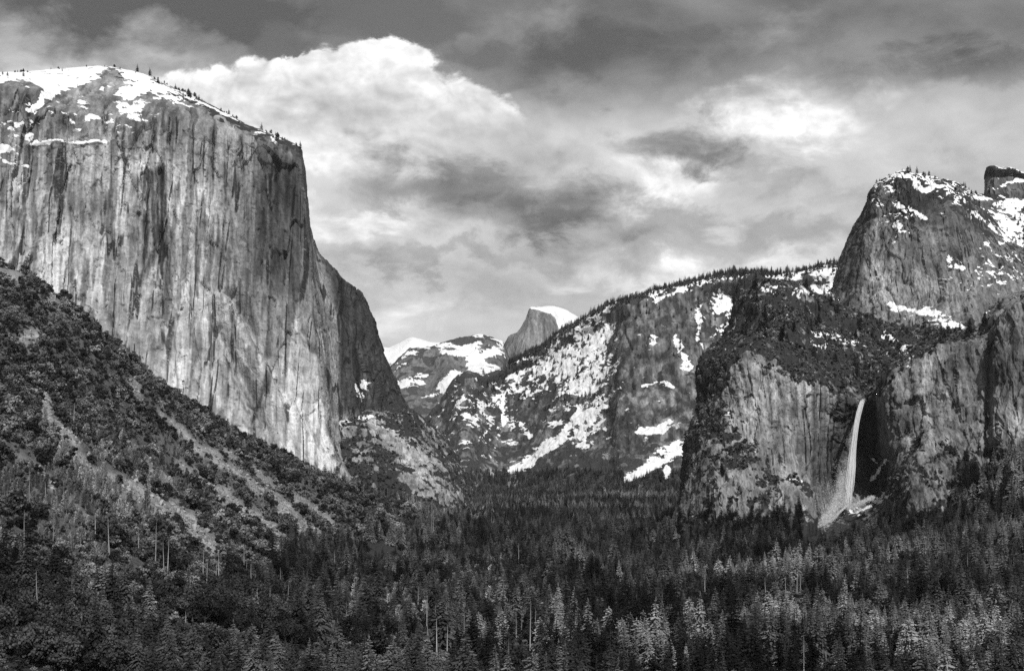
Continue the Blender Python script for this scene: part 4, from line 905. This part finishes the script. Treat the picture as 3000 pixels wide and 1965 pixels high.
def stuff(name, pts, scale, shapes, idx, label, cat, lean=.04):
    """one object: a cloud of points, each carrying one plant of the set"""
    n = len(pts)
    me = bpy.data.meshes.new(name); me.vertices.add(n); me.vertices.foreach_set('co', np.asarray(pts, np.float32).reshape(-1))
    def at(k, typ, arr, f): a = me.attributes.new(k, typ, 'POINT'); a.data.foreach_set(f, arr.reshape(-1))
    rot = np.c_[rng.normal(0, lean, n), rng.normal(0, lean, n), rng.uniform(0, 6.283, n)].astype(np.float32)
    sc = np.asarray(scale, np.float32)
    if sc.ndim == 1: sc = np.c_[sc*rng.uniform(.85, 1.15, n), sc*rng.uniform(.85, 1.15, n), sc]
    at('rot', 'FLOAT_VECTOR', rot, 'vector'); at('scl', 'FLOAT_VECTOR', sc.astype(np.float32), 'vector'); at('pick', 'INT', np.asarray(idx, np.int32), 'value')
    me.update()
    ob = bpy.data.objects.new(name, me); COL.objects.link(ob)
    ng = bpy.data.node_groups.new(name+'_scatter', 'GeometryNodeTree')
    ng.interface.new_socket('Geometry', in_out='INPUT', socket_type='NodeSocketGeometry'); ng.interface.new_socket('Geometry', in_out='OUTPUT', socket_type='NodeSocketGeometry')
    gi, go = ng.nodes.new('NodeGroupInput'), ng.nodes.new('NodeGroupOutput')
    ci = ng.nodes.new('GeometryNodeCollectionInfo'); ci.inputs['Collection'].default_value = shapes; ci.inputs['Separate Children'].default_value = True; ci.inputs['Reset Children'].default_value = True
    ip = ng.nodes.new('GeometryNodeInstanceOnPoints'); ip.inputs['Pick Instance'].default_value = True
    def na(k, t): q = ng.nodes.new('GeometryNodeInputNamedAttribute'); q.data_type = t; q.inputs['Name'].default_value = k; return q.outputs['Attribute']
    e2r = ng.nodes.new('FunctionNodeEulerToRotation')
    L = ng.links.new
    L(gi.outputs[0], ip.inputs['Points']); L(ci.outputs[0], ip.inputs['Instance']); L(na('pick', 'INT'), ip.inputs['Instance Index'])
    L(na('rot', 'FLOAT_VECTOR'), e2r.inputs[0]); L(e2r.outputs[0], ip.inputs['Rotation']); L(na('scl', 'FLOAT_VECTOR'), ip.inputs['Scale']); L(ip.outputs[0], go.inputs[0])
    md = ob.modifiers.new('scatter', 'NODES'); md.node_group = ng
    ob['kind'] = 'stuff'; ob['label'] = label; ob['category'] = cat
    return ob
CS_FIR = shape_set('fir_shape', FIRS+FIRP+FIRD); CS_OAK = shape_set('oak_shape', OAKS); CS_BRUSH = shape_set('brush_shape', BRUSH+BARE); CS_PINE = shape_set('pine_shape', PINES)

def tree(name, pair, loc, scl, rz, label, cat, group, parts=('crown', 'trunk'), tilt=(0, 0)):
    e = bpy.data.objects.new(name, None); COL.objects.link(e); e.empty_display_size = 1
    e.location = loc; e.rotation_euler = (tilt[0], tilt[1], rz); e.scale = scl if isinstance(scl, (tuple, list)) else (scl,)*3
    e['label'] = label; e['category'] = cat; e['group'] = group
    for nm, me in zip(parts, pair):
        if me is None: continue
        o = bpy.data.objects.new(nm, me); COL.objects.link(o); o.parent = e
    return e
def ordinal(n):
    w = ['first', 'second', 'third', 'fourth', 'fifth', 'sixth', 'seventh', 'eighth', 'ninth', 'tenth']
    return w[n-1] if n <= 10 else '%d%s' % (n, 'th' if 10 < n % 100 < 20 else {1: 'st', 2: 'nd', 3: 'rd'}.get(n % 10, 'th'))

# ------------------------------------------------------------------ forest
# dead trees: (photo column, row of visible foot, -, visible height, shape, lean)
dead = [(85,1480,1180,110,2,.06),(215,1240,1500,60,3,.02),(135,1480,1150,70,0,0),(185,1485,1180,60,1,0),(70,1640,900,150,4,.1),(110,1820,740,150,0,.09),(220,1830,760,110,2,0),(240,1880,740,90,2,.02),(155,1585,1000,60,3,0),(320,1600,1060,90,0,.01),(280,1560,1100,60,1,0),(250,1600,1020,60,1,.03),
 (455,1620,1050,90,0,0),(480,1670,980,90,1,0),(490,1660,980,80,1,.03),(405,1600,1060,50,1,0),(560,1760,880,80,1,.01),(595,1700,960,90,1,0),(605,1720,950,80,1,0),(630,1730,930,90,1,.05),(640,1700,980,80,1,0),(715,1660,1060,70,1,0),(722,1700,1000,60,1,0),(735,1720,960,70,1,.01),(748,1740,960,60,1,0),(825,1745,940,85,1,.02),(840,1800,900,90,1,.04),(755,1800,880,80,2,.03),(790,1790,900,70,0,0),(545,1840,800,50,3,0),(980,1660,1500,50,1,0),
 (1015,1800,930,40,3,0),(1135,1760,1000,40,3,0),(1225,1760,1020,45,3,0),(1250,1820,900,80,1,0),(1275,1840,890,70,1,0),(1280,1900,840,90,1,0),(1255,1870,860,70,1,.04),(1310,1900,830,70,1,0),(1320,1890,840,60,1,0),(1360,1850,880,60,1,0),(1410,1770,1000,40,1,0),(1490,1930,800,60,0,0),(1513,1860,870,70,1,0),(1527,1860,870,60,1,0),(1553,1890,850,130,1,0),(1568,1880,850,100,1,.01),(1740,1955,790,50,0,0),(1877,1960,780,45,1,0),(2065,1725,1150,55,1,0),(2242,1740,1130,50,1,0),(2302,1730,1150,45,1,0),(2335,1725,1180,50,1,0),(2345,1725,1180,45,1,0),(2420,1962,780,60,1,0),
 (2355,1965,800,105,2,0),(2615,1900,880,45,2,0),(1520,1640,1800,50,1,0),(1700,1620,1900,35,1,0),(1135,1490,3000,60,1,0),(1440,1540,2600,40,1,0),(1265,1540,2500,50,1,0),(1270,1540,2500,45,1,0),(2120,1760,1080,40,0,0),(1940,1770,1080,35,1,0),(2835,1660,1250,40,0,0),(2660,1700,1180,40,0,0)]
dead.sort(key=lambda t: t[0])
DEADY = []
for (u_, v_, Y_, hp, sh_, ln) in dead:
    yy_ = np.linspace(3400, 600, 240); zz_ = gz((u_-UC)/F*yy_, yy_); vv_ = VH-F*(zz_-ZC)/yy_
    ok_ = np.where(vv_ >= v_+12)[0]; k_ = ok_[0] if len(ok_) else 239
    DEADY.append((float(yy_[k_]), float(zz_[k_])))
def scatter_ground(step0, ymin, ymax, umin=-150, umax=3150):
    """jittered points, spacing grows with distance"""
    out = []
    y = ymin
    while y < ymax:
        st_ = step0*(1+max(0, (y-1500))/5200)
        x0, x1 = (umin-UC)/F*y, (umax-UC)/F*y
        xs = np.arange(x0, x1, st_); xs = xs+rng.uniform(-.45, .45, len(xs))*st_
        out.append(np.c_[xs, y+rng.uniform(-.5, .5, len(xs))*st_]); y += st_*.95
    return np.concatenate(out)
pts = scatter_ground(10.6, 560, 6600)
z = gz(pts[:, 0], pts[:, 1]); P = np.c_[pts, z]; U, V = pix(P)
p3 = np.c_[pts, 0*z]
dens = fbm(p3, (90, 90, 1), 3, 151)
is_tal = (P[:, 0] < 60)&(sst(z, 24, 48) > rng.uniform(.1, .9, len(z)))&(pts[:, 1] > 880+ .0*z)&(U < 1300)&(pts[:, 1] < 2700)
openc = gb(U, V, 2330, 1752, 140, 24) > .45
mask = ~is_tal & ~openc & (dens > -.62+.25*sst(pts[:, 1], 2200, 1200)*rng.random(len(pts))) & (z < 230) & ((pts[:, 1] < 1900)|(U > 900)|(pts[:, 1] > 2700)) & (U > -140)
mask &= ~((U > 2050)&(V < 1500)&(U < 2740)&(pts[:, 1] > 1700))
mask &= ~((U > 2340)&(U < 2600)&(pts[:, 1] > 1700)&(VH-F*(z+30-ZC)/pts[:, 1] < np.interp(U, [2340, 2440, 2600], [1560, 1535, 1500])))
lowleft = (U < 900)&(pts[:, 1] < 1500)&mask
kind = rng.random(len(pts))
for (u_, v_, Y_, hp, sh_, ln), (yd, zd) in zip(dead, DEADY):     # small openings in front of the dead trees
    tv = VH-F*(z+32-ZC)/pts[:, 1]
    mask &= ~((np.abs(U-u_) < 5+3.4*F/pts[:, 1])&(pts[:, 1] < yd+4)&(tv < v_-.25*hp))
oakm = (mask&(kind < .10)&(pts[:, 1] < 2600))|lowleft&(kind < .38+.35*fbm(p3, (70, 70, 1), 2, 152)+.25*sst(V, 1600, 1800)*sst(U, 750, 500))
barem = mask&~oakm&(gb(U, V, 330, 1560, 330, 160)+.8*gb(U, V, 1250, 1780, 260, 90)+.25 > rng.uniform(.25, 1.2, len(pts)))&(U < 1600)&(pts[:, 1] > 800)
firm = mask&~oakm&~barem
fi = np.where(firm)[0]
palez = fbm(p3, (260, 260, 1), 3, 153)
pale = (palez[fi]+.85*gb(U[fi], V[fi], 1230, 1540, 170, 60)+.7*gb(U[fi], V[fi], 2800, 1960, 280, 130)+.5*gb(U[fi], V[fi], 1250, 1880, 260, 80)+.4*gb(U[fi], V[fi], 500, 1720, 300, 90)+.35*gb(U[fi], V[fi], 2100, 1690, 200, 40)+rng.normal(0, .25, len(fi))) > .58  # pale stands, placed partly as painted sunlit bands
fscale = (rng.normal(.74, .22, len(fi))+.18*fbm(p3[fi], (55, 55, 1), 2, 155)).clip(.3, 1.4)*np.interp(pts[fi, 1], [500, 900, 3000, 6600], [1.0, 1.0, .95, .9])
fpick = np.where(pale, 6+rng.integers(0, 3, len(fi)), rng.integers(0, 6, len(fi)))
zd = .95*gb(U[fi], V[fi], 1950, 1960, 480, 180)+.5*gb(U[fi], V[fi], 900, 1960, 300, 80)+.5*gb(U[fi], V[fi], 1500, 1500, 500, 45)+.5*gb(U[fi], V[fi], 1550, 1690, 380, 70)+.9*gb(U[fi], V[fi], 2900, 1450, 140, 110)+.45*gb(U[fi], V[fi], 2250, 1640, 250, 50)+.5*fbm(p3[fi], (180, 180, 1), 3, 154)  # zones of dark firs: cloud shadow put into needle colour
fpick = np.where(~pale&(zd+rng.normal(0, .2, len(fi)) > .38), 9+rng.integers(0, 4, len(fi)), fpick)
Pf = P[fi]
tipu, tipv = pix(Pf+np.c_[0*fscale, 0*fscale, 36*fscale])
hpx = 36*fscale*F/Pf[:, 1]
shown = (tipv < 1945)&(tipu > 15)&(tipu < 2985)&(Pf[:, 1] > 0)
order = np.argsort(-(hpx*shown))
ind = order[:300]; rest = np.setdiff1d(np.arange(len(fi)), ind)
rest = rest[(tipv[rest] < 2050)]
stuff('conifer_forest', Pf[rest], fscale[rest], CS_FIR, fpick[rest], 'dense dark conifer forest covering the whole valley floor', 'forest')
# individuals: rows by distance, counted from the left
ind = ind[np.argsort(Pf[ind, 1])]
rows = np.array_split(ind, 15)
rown = ['lowest', 'second', 'third', 'fourth', 'fifth', 'sixth', 'seventh', 'eighth', 'ninth', 'tenth', '11th', '12th', '13th', '14th', '15th']
for ri, row in enumerate(rows):
    row = row[np.argsort(tipu[row])]
    for k, i in enumerate(row):
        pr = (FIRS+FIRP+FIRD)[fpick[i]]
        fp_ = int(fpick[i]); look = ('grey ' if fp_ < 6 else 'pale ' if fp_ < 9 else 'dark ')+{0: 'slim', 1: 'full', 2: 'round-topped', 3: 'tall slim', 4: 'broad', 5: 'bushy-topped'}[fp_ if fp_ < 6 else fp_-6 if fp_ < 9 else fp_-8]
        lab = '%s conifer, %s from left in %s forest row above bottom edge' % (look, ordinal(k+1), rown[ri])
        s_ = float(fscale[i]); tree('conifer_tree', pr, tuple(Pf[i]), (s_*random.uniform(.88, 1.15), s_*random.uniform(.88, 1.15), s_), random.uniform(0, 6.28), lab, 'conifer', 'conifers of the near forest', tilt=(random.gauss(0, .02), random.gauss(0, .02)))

# oaks in the lower left
oi = np.where(oakm)[0]; osc = rng.uniform(.9, 1.75, len(oi)); opk = rng.integers(0, 3, len(oi))
ou, ov = pix(P[oi]+np.c_[0*osc, 0*osc, 12*osc])
okv = (ov < 1950)&(ou > 5)&(ou < 900)
osz = osc*okv/np.maximum(P[oi, 1], 1)
oo = np.argsort(-osz)[:70]; orest = np.setdiff1d(np.arange(len(oi)), oo); orest = orest[ov[orest] < 2050]
stuff('oak_wood', P[oi][orest], osc[orest], CS_OAK, opk[orest], 'dark rounded oaks mixed in among the forest conifers', 'oak wood')
oo = oo[np.argsort(P[oi[oo], 1])]
for ri, row in enumerate(np.array_split(oo, 7)):
    row = row[np.argsort(ou[row])]
    for k, i in enumerate(row):
        lab = 'rounded dark oak, %s from left in %s row of oaks, lower left' % (ordinal(k+1), rown[ri])
        tree('oak_tree', OAKS[opk[i]], tuple(P[oi[i]]), float(osc[i]), random.uniform(0, 6.28), lab, 'oak', 'oaks at the lower left')
ug = scatter_ground(7.5, 560, 1700); ugz = gz(ug[:, 0], ug[:, 1]); PU = np.c_[ug, ugz-.3]; uu, uv_ = pix(PU); PU = PU[(uv_ < 2030)&(ugz < 60)]
stuff('undergrowth', PU, rng.uniform(.3, .75, len(PU)), CS_BRUSH, rng.integers(0, 3, len(PU)), 'dark low undergrowth between the forest trees', 'undergrowth')
bi = np.where(barem)[0]
bu, bv = pix(P[bi]); bi = bi[bv < 2050]
stuff('bare_saplings', P[bi], rng.uniform(.6, 1.5, len(bi)), CS_BRUSH, 3+rng.integers(0, 3, len(bi)), 'pale leafless saplings scattered through the forest', 'saplings')

# ------------------------------------------------------------------ brush and scree on the talus
bp_ = scatter_ground(6.0, 880, 2750, -150, 1320)
bz = gz(bp_[:, 0], bp_[:, 1]); PB = np.c_[bp_, bz]; U, V = pix(PB)
nb = fbm(np.c_[bp_, 0*bz], (45, 45, 1), 3, 161)
tal = sst(bz, 24, 48)*(bp_[:, 0] < 90)
chb = chutes(U, V)
keep = (tal > rng.uniform(.2, .8, len(bz)))&(chb < .30+.35*rng.random(len(bz)))&(nb > -.85)
PBk = PB[keep]; U, V = U[keep], V[keep]
paleb = (gb(U, V, 250, 1430, 330, 150)*.95+.25*fbm(np.c_[PBk[:, :2], 0*U], (60, 60, 1), 3, 162)+rng.normal(0, .22, len(U))) > .47
bsc = rng.gamma(4, .21, len(U)).clip(.35, 2.3); bpk = np.where(paleb, 3+rng.integers(0, 3, len(U)), rng.integers(0, 3, len(U))); bsc = np.where(paleb, bsc*.62, bsc)
vis = (U > 8)&(U < 1250)&(V < 1700)&~paleb
rank = np.argsort(-(bsc*vis/PBk[:, 1]))
sh = rank[:300]; rs = np.setdiff1d(np.arange(len(U)), sh)
stuff('brush_cover', PBk[rs], bsc[rs], CS_BRUSH, bpk[rs], 'dark evergreen brush carpeting the talus slope below the left cliff', 'brush', lean=.12)
sh = sh[np.argsort(V[sh])]
for ri, row in enumerate(np.array_split(sh, 15)):
    row = row[np.argsort(U[row])]
    for k, i in enumerate(row):
        lab = 'dark bush, %s from the left in the %s band of brush down the talus slope' % (ordinal(k+1), 'top' if ri == 0 else rown[ri])
        e = bpy.data.objects.new('bush', BRUSH[bpk[i]][0]); COL.objects.link(e); e.location = PBk[i]; e.scale = (float(bsc[i]),)*3; e.rotation_euler = (0, 0, random.uniform(0, 6.28))
        e['label'] = lab; e['category'] = 'bush'; e['group'] = 'bushes on the talus slope'
# boulders
def boulder(seed):
    r = random.Random(seed); m = MB(); vs_ = []; nlat = 4
    import itertools
    phi = (1+5**.5)/2
    ico = [(-1,phi,0),(1,phi,0),(-1,-phi,0),(1,-phi,0),(0,-1,phi),(0,1,phi),(0,-1,-phi),(0,1,-phi),(phi,0,-1),(phi,0,1),(-phi,0,-1),(-phi,0,1)]
    fs_ = [(0,11,5),(0,5,1),(0,1,7),(0,7,10),(0,10,11),(1,5,9),(5,11,4),(11,10,2),(10,7,6),(7,1,8),(3,9,4),(3,4,2),(3,2,6),(3,6,8),(3,8,9),(4,9,5),(2,4,11),(6,2,10),(8,6,7),(9,8,1)]
    k = [r.uniform(.35, .62) for _ in ico]; s3 = (r.uniform(.8, 1.5), r.uniform(.7, 1.1), r.uniform(.5, .8))
    m.add([(x*k_*s3[0], y*k_*s3[1], z_*k_*s3[2]) for (x, y, z_), k_ in zip(ico, k)], fs_); return m.mesh('boulder_shape', M_stone)
M_stone = bark_mat('scree_stone', .12, .38)
CS_ST = shape_set('stone_shape', [(boulder(i), None) for i in range(4)])
bp_ = scatter_ground(3.4, 1000, 2500, 40, 1100); bz = gz(bp_[:, 0], bp_[:, 1]); PS = np.c_[bp_, bz]; U, V = pix(PS)
ks = (chutes(U, V)*sst(bz, 20, 40) > rng.uniform(.25, .9, len(bz)))
PS = PS[ks]; stuff('scree', PS, rng.gamma(2.0, .7, len(PS)).clip(.4, 5), CS_ST, rng.integers(0, 4, len(PS)), 'pale boulder scree filling the chutes of the left slope', 'scree', lean=.6)
bp_ = scatter_ground(4.0, 1250, 1750, 2180, 2480); bz = gz(bp_[:, 0], bp_[:, 1]); PS = np.c_[bp_, bz+.3]; U, V = pix(PS)
PS = PS[(gb(U, V, 2330, 1756, 130, 24) > .4)&(rng.random(len(U)) < .45)]
stuff('clearing_stones', PS, rng.gamma(2.0, .5, len(PS)).clip(.4, 3), CS_ST, rng.integers(0, 4, len(PS)), 'pale stones in the small clearing below the waterfall', 'stones', lean=.6)

# ------------------------------------------------------------------ plants on rock
def pick_on(Pd, w, n, bury=.6):
    w = np.clip(w, 0, None).reshape(-1); w = w/w.sum(); i = rng.choice(len(w), n, p=w)
    q = Pd.reshape(-1, 3)[i].copy(); q[:, 2] -= bury; q[:, :2] += rng.normal(0, .6, (n, 2)); return q
Pd, U, V, veg, rimd = BV
w = sst(veg, .45, .7)*~((U > 2350)&(U < 2520)&(V > 1380)&(V < 1575))*(U > 1990)*(U < 3100)*(V < 1560)*(V > 820)*(normals(Pd)[..., 2] > .12)
q = pick_on(Pd, w*(.25+sst(normals(Pd)[..., 2], .2, .6)), 13000); stuff('ledge_brush', q, rng.gamma(4, .11, len(q)).clip(.18, 1.0), CS_BRUSH, rng.integers(0, 3, len(q)), 'dark brush on the ledges and hanging valley of the right cliffs', 'brush', lean=.15)
w = sst(veg, .5, .7)*(U > 2060)*(U < 3100)*(((V > 1330)&(U > 2780))*2.0+((V > 1490)*1.5)+.35*gb(U, V, 2470, 1100, 80, 50)+.2*(V < 1000))*(V < 1600)*~((U > 2350)&(U < 2600)&(V > 1300))
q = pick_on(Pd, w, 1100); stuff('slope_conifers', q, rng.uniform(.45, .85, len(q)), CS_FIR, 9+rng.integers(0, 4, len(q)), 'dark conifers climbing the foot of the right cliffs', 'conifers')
Pd, U, V, veg = AP
w = sst(veg, .5, .7)*(U < 1420); q = pick_on(Pd, w, 1500); stuff('apron_brush', q, rng.uniform(.5, 1.2, len(q)), CS_BRUSH, rng.integers(0, 3, len(q)), 'dark brush on the slope at the foot of the left cliff', 'brush')
Pd, U, V, nz, snow = RG
sk = np.interp(U, list(rsk), list(rsk.values()))
w = np.exp(-np.abs(V-sk)/7)*(U > 1490)*(U < 2480)*(.5+1.5*gb(U, V, 2180, 805, 90, 14)+.8*sst(U, 1720, 1600)) + .03*(U > 1400)*(U < 1800)*(V < 1200)+.008*(U >= 1800)*(U < 2200)*(V < 1050)+.012*gb(U, V, 1650, 1000, 90, 60)*(U < 1760)+.05*gb(U, V, 1640, 985, 120, 16, -30)
q = pick_on(Pd, w, 3600, 2.0); stuff('ridge_conifers', q, rng.gamma(6, .12, len(q)).clip(.25, 1.3), CS_FIR, rng.integers(0, 6, len(q)), 'fringe of small dark conifers along the snowy ridge crest', 'conifers')
w = sst(V, 1370, 1400)*(V < 1455)*(U > 1380)*(U < 2030)*(snow < .5); q = pick_on(Pd, w, 1500, 1.0); stuff('foothill_conifers', q, rng.uniform(.7, 1.0, len(q)), CS_FIR, rng.integers(0, 6, len(q)), 'grey conifers on the foot of the snowy ridge', 'conifers')
Pd, U, V, nz, snow = SR
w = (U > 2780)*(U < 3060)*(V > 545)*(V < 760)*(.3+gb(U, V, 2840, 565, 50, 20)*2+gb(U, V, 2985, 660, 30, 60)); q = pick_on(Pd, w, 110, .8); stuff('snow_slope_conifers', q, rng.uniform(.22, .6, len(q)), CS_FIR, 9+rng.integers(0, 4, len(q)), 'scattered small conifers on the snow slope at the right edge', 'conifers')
def crest_points(Pd, U, us, below):
    """points just below the visible crest of a rock at given picture columns"""
    _, V_ = pix(Pd); out = []
    for u_, b_ in zip(us, below):
        col = np.argmin(np.abs(U-u_)+1e3*(V_ > 1000), axis=1); r_ = np.arange(len(col)); vv = V_[r_, col]; ok = np.abs(U[r_, col]-u_) < 14
        vv = np.where(ok, vv, 9e9); top = vv.min(); j = np.argmin(np.abs(vv-(top+b_))); out.append(Pd[j, col[j]])
    return np.array(out)
us = np.sort(np.concatenate([rng.choice([20, 50, 75, 95, 150, 185], 18)+rng.normal(0, 9, 18), rng.uniform(240, 420, 10), np.clip(rng.choice(rng.uniform(400, 875, 26), 95)+rng.normal(0, 7, 95), 380, 880)])).clip(6, 880); cpq = crest_points(EL[0], EL[1], us, rng.gamma(1.2, 5, len(us)))
for k, (u_, p) in enumerate(zip(us, cpq)):
    tree('rim_pine', PINES[k % 3], (p[0], p[1], p[2]-.6), min(1.5, .35+random.expovariate(3.0)), random.uniform(0, 6.28), 'small dark pine on the snowy left cliff rim, %s from the left' % ordinal(k+1), 'pine', 'pines on the left cliff rim')
us = np.sort(rng.uniform(2556, 2870, 46)); cpq = crest_points(UP[0], UP[1], us, rng.gamma(1.3, 9, len(us)))
for k, (u_, p) in enumerate(zip(us, cpq)):
    tree('rim_pine', PINES[k % 3], (p[0], p[1], p[2]-.6), min(1.2, .35+random.expovariate(3.5)), random.uniform(0, 6.28), 'small dark pine on the round-topped right peak, %s from the left' % ordinal(k+1), 'pine', 'pines on the right peak')

# ------------------------------------------------------------------ dead trees: (photo column, base row guess -> distance, height in photo pixels, shape)
hs = [27, 22, 30, 18, 25]
for k, (u_, v_, Y_, hp, sh_, ln) in enumerate(dead):
    Y_, zg = DEADY[k]; x_ = (u_-UC)/F*Y_; zt = ZC+(VH-(v_-hp))/F*Y_
    h_ = max(zt-zg, 10.0); s_ = h_/hs[sh_]
    tree('dead_tree', SNAGS[sh_], (x_, Y_, zg), (min(s_, 1.25), min(s_, 1.25), s_), random.uniform(0, 6.28), '%s, %s from the left among the dead trees' % (['pale dead trunk with short bare branches', 'pale bare dead trunk', 'grey dead conifer with drooping bare branches', 'short pale snag', 'leaning grey dead tree with bare branches'][sh_], ordinal(k+1)), 'dead tree', 'dead trees in the forest', parts=('branches', 'trunk'), tilt=(0, ln))

# ------------------------------------------------------------------ waterfall
def water_mat(name, alpha, lo=.0):
    m, nt = new_mat(name)
    geo = N(nt, 'ShaderNodeNewGeometry')
    n1 = noise(nt, vmath(nt, 'MULTIPLY', geo.outputs['Position'], (.25, .25, .05)), 1.0, 5, .6)
    a = math_n(nt, 'MULTIPLY', smooth(nt, n1, .3, .7, lo, 1.0), alpha)
    d = N(nt, 'ShaderNodeBsdfDiffuse'); d.inputs['Color'].default_value = (.9, .9, .9, 1)
    t2 = N(nt, 'ShaderNodeBsdfTranslucent'); t2.inputs['Color'].default_value = (.9, .9, .9, 1)
    m0 = N(nt, 'ShaderNodeMixShader'); m0.inputs[0].default_value = .5; nt.links.new(d.outputs[0], m0.inputs[1]); nt.links.new(t2.outputs[0], m0.inputs[2])
    tr = N(nt, 'ShaderNodeBsdfTransparent'); mx = N(nt, 'ShaderNodeMixShader')
    nt.links.new(a, mx.inputs[0]); nt.links.new(tr.outputs[0], mx.inputs[1]); nt.links.new(m0.outputs[0], mx.inputs[2])
    o = N(nt, 'ShaderNodeOutputMaterial'); nt.links.new(mx.outputs[0], o.inputs['Surface'])
    return m
wf = bpy.data.objects.new('waterfall', None); COL.objects.link(wf)
top = world(2529, 1169, 2200); wf.location = world(2470, 1520, 2150)
wf['label'] = 'tall white waterfall plunging from the dark alcove and breaking into spray'; wf['category'] = 'waterfall'
def strands(n, seed, spread0, spread1, path, r0, r1, mat, name, f0=(0, .1), f1=(.8, 1.0)):
    """thin falling ropes of water along the fall's path, fanning out downwards"""
    r = random.Random(seed); m = MB(); pa = np.array([world(*p) for p in path])
    tt = np.linspace(0, 1, len(pa))
    for k in range(n):
        a, b = r.uniform(*f0), r.uniform(*f1); ox, oy = r.gauss(0, .5), r.gauss(0, .5); ph = r.random()*9; pts_, rr = [], []
        skew = r.expovariate(1.5) if seed % 2 else r.gauss(0, .5)
        for j in range(13):
            f = a+(b-a)*j/12; c = [np.interp(f, tt, pa[:, q]) for q in range(3)]
            sp = spread0+(spread1-spread0)*f**1.8
            pts_.append((c[0]+ox*sp-skew*spread1*.8*max(0, f-.35)**1.6+.5*math.sin(ph+f*9), c[1]+oy*sp*.6, c[2])); e = min(1, j/2, (12-j)/3)
            rr.append((r0+(r1-r0)*f)*(.25+.75*e)*r.uniform(.8, 1.2))
        m.tube(pts_, rr, 4)
    o = bpy.data.objects.new(name, m.mesh(name, mat, True)); COL.objects.link(o); o.parent = wf; o.matrix_parent_inverse = wf.matrix_world.inverted(); 
    o.location = -Vector(wf.location)
    return o
path = [(2531,1168,2215),(2524,1176,2196),(2514,1215,2180),(2506,1260,2172),(2500,1310,2166),(2496,1350,2160),(2492,1400,2148),(2487,1440,2135),(2484,1482,2118)]
strands(190, 2, 2.8, 6.5, path, .7, 1.6, water_mat('falling_water', .97, .75), 'stream')
def drops(n, seed, path, sp0, sp1, drift, size, mat, name, fr=(0, 1), power=1.0):
    """a cloud of small flat drops of water drifting off the fall"""
    r = np.random.default_rng(seed); pa = np.array([world(*p) for p in path]); tt = np.linspace(0, 1, len(pa))
    f = fr[0]+(fr[1]-fr[0])*r.random(n)**power
    c = np.stack([np.interp(f, tt, pa[:, q]) for q in range(3)], 1)
    sp = sp0+(sp1-sp0)*np.clip(f, 0, 1)**1.7
    billow = 1+.9*np.sin(f*23+1.3)*np.sin(f*9.1)
    c[:, 0] += r.normal(0, .38, n)*sp-r.exponential(.55, n)*drift*np.clip(f-.22, 0, 1)**1.5*billow
    c[:, 1] += r.normal(0, .4, n)*sp; c[:, 2] += r.normal(0, .25, n)*sp
    a = r.normal(size=(n, 3)); a /= np.linalg.norm(a, axis=1)[:, None]; b = np.cross(a, r.normal(size=(n, 3))); b /= np.linalg.norm(b, axis=1)[:, None]
    sz = (size*r.uniform(.5, 1.5, n)*(.6+.8*f))[:, None]
    vv = np.stack([c+a*sz, c+b*sz, c-a*sz, c-b*sz], 1).reshape(-1, 3)
    me = bpy.data.meshes.new(name); me.from_pydata(vv.tolist(), [], np.arange(4*n).reshape(-1, 4).tolist()); me.materials.append(mat)
    o = bpy.data.objects.new(name, me); COL.objects.link(o); o.parent = wf; o.location = -Vector(wf.location); return o
drops(15000, 3, path, 2.5, 9, 46, .55, water_mat('spray_water', .5, .3), 'spray', (0, 1.04), .62)
strands(40, 4, 2.0, 6, [(2484,1475,2108),(2470,1490,2092),(2450,1508,2076),(2430,1526,2055),(2395,1542,2025),(2362,1555,1985)], 1.2, 1.0, water_mat('cascade_water', .5), 'cascade')
# drifting mist
M_mist = water_mat('mist_water', .42, .3)
drops(10000, 5, [(2468,1385,2125),(2455,1450,2105),(2445,1490,2080),(2425,1520,2055),(2400,1540,2030)], 11, 19, 16, 1.0, M_mist, 'mist')
drops(2400, 6, [(2490,1488,2085),(2520,1474,2080),(2560,1455,2085)], 9, 6, 0, .95, M_mist, 'mist')

# ------------------------------------------------------------------ air
hz, nt = new_mat('haze')
pv = N(nt, 'ShaderNodeVolumePrincipled'); pv.inputs['Color'].default_value = (.95, .95, .95, 1); pv.inputs['Density'].default_value = .9e-5; pv.inputs['Anisotropy'].default_value = .2
o = N(nt, 'ShaderNodeOutputMaterial'); nt.links.new(pv.outputs[0], o.inputs['Volume'])
x0, x1, y0, y1, z0, z1 = -21000, 21000, -1200, 21500, -260, 2600
hv = [(x, y, z) for x in (x0, x1) for y in (y0, y1) for z in (z0, z1)]
hf = [(0, 1, 3, 2), (4, 6, 7, 5), (0, 4, 5, 1), (2, 3, 7, 6), (0, 2, 6, 4), (1, 5, 7, 3)]
hm = bpy.data.meshes.new('haze'); hm.from_pydata(hv, [], hf); hm.materials.append(hz)
ho = bpy.data.objects.new('haze', hm); COL.objects.link(ho); ho['kind'] = 'stuff'; ho['label'] = 'thin pale haze filling the valley air'; ho['category'] = 'haze'
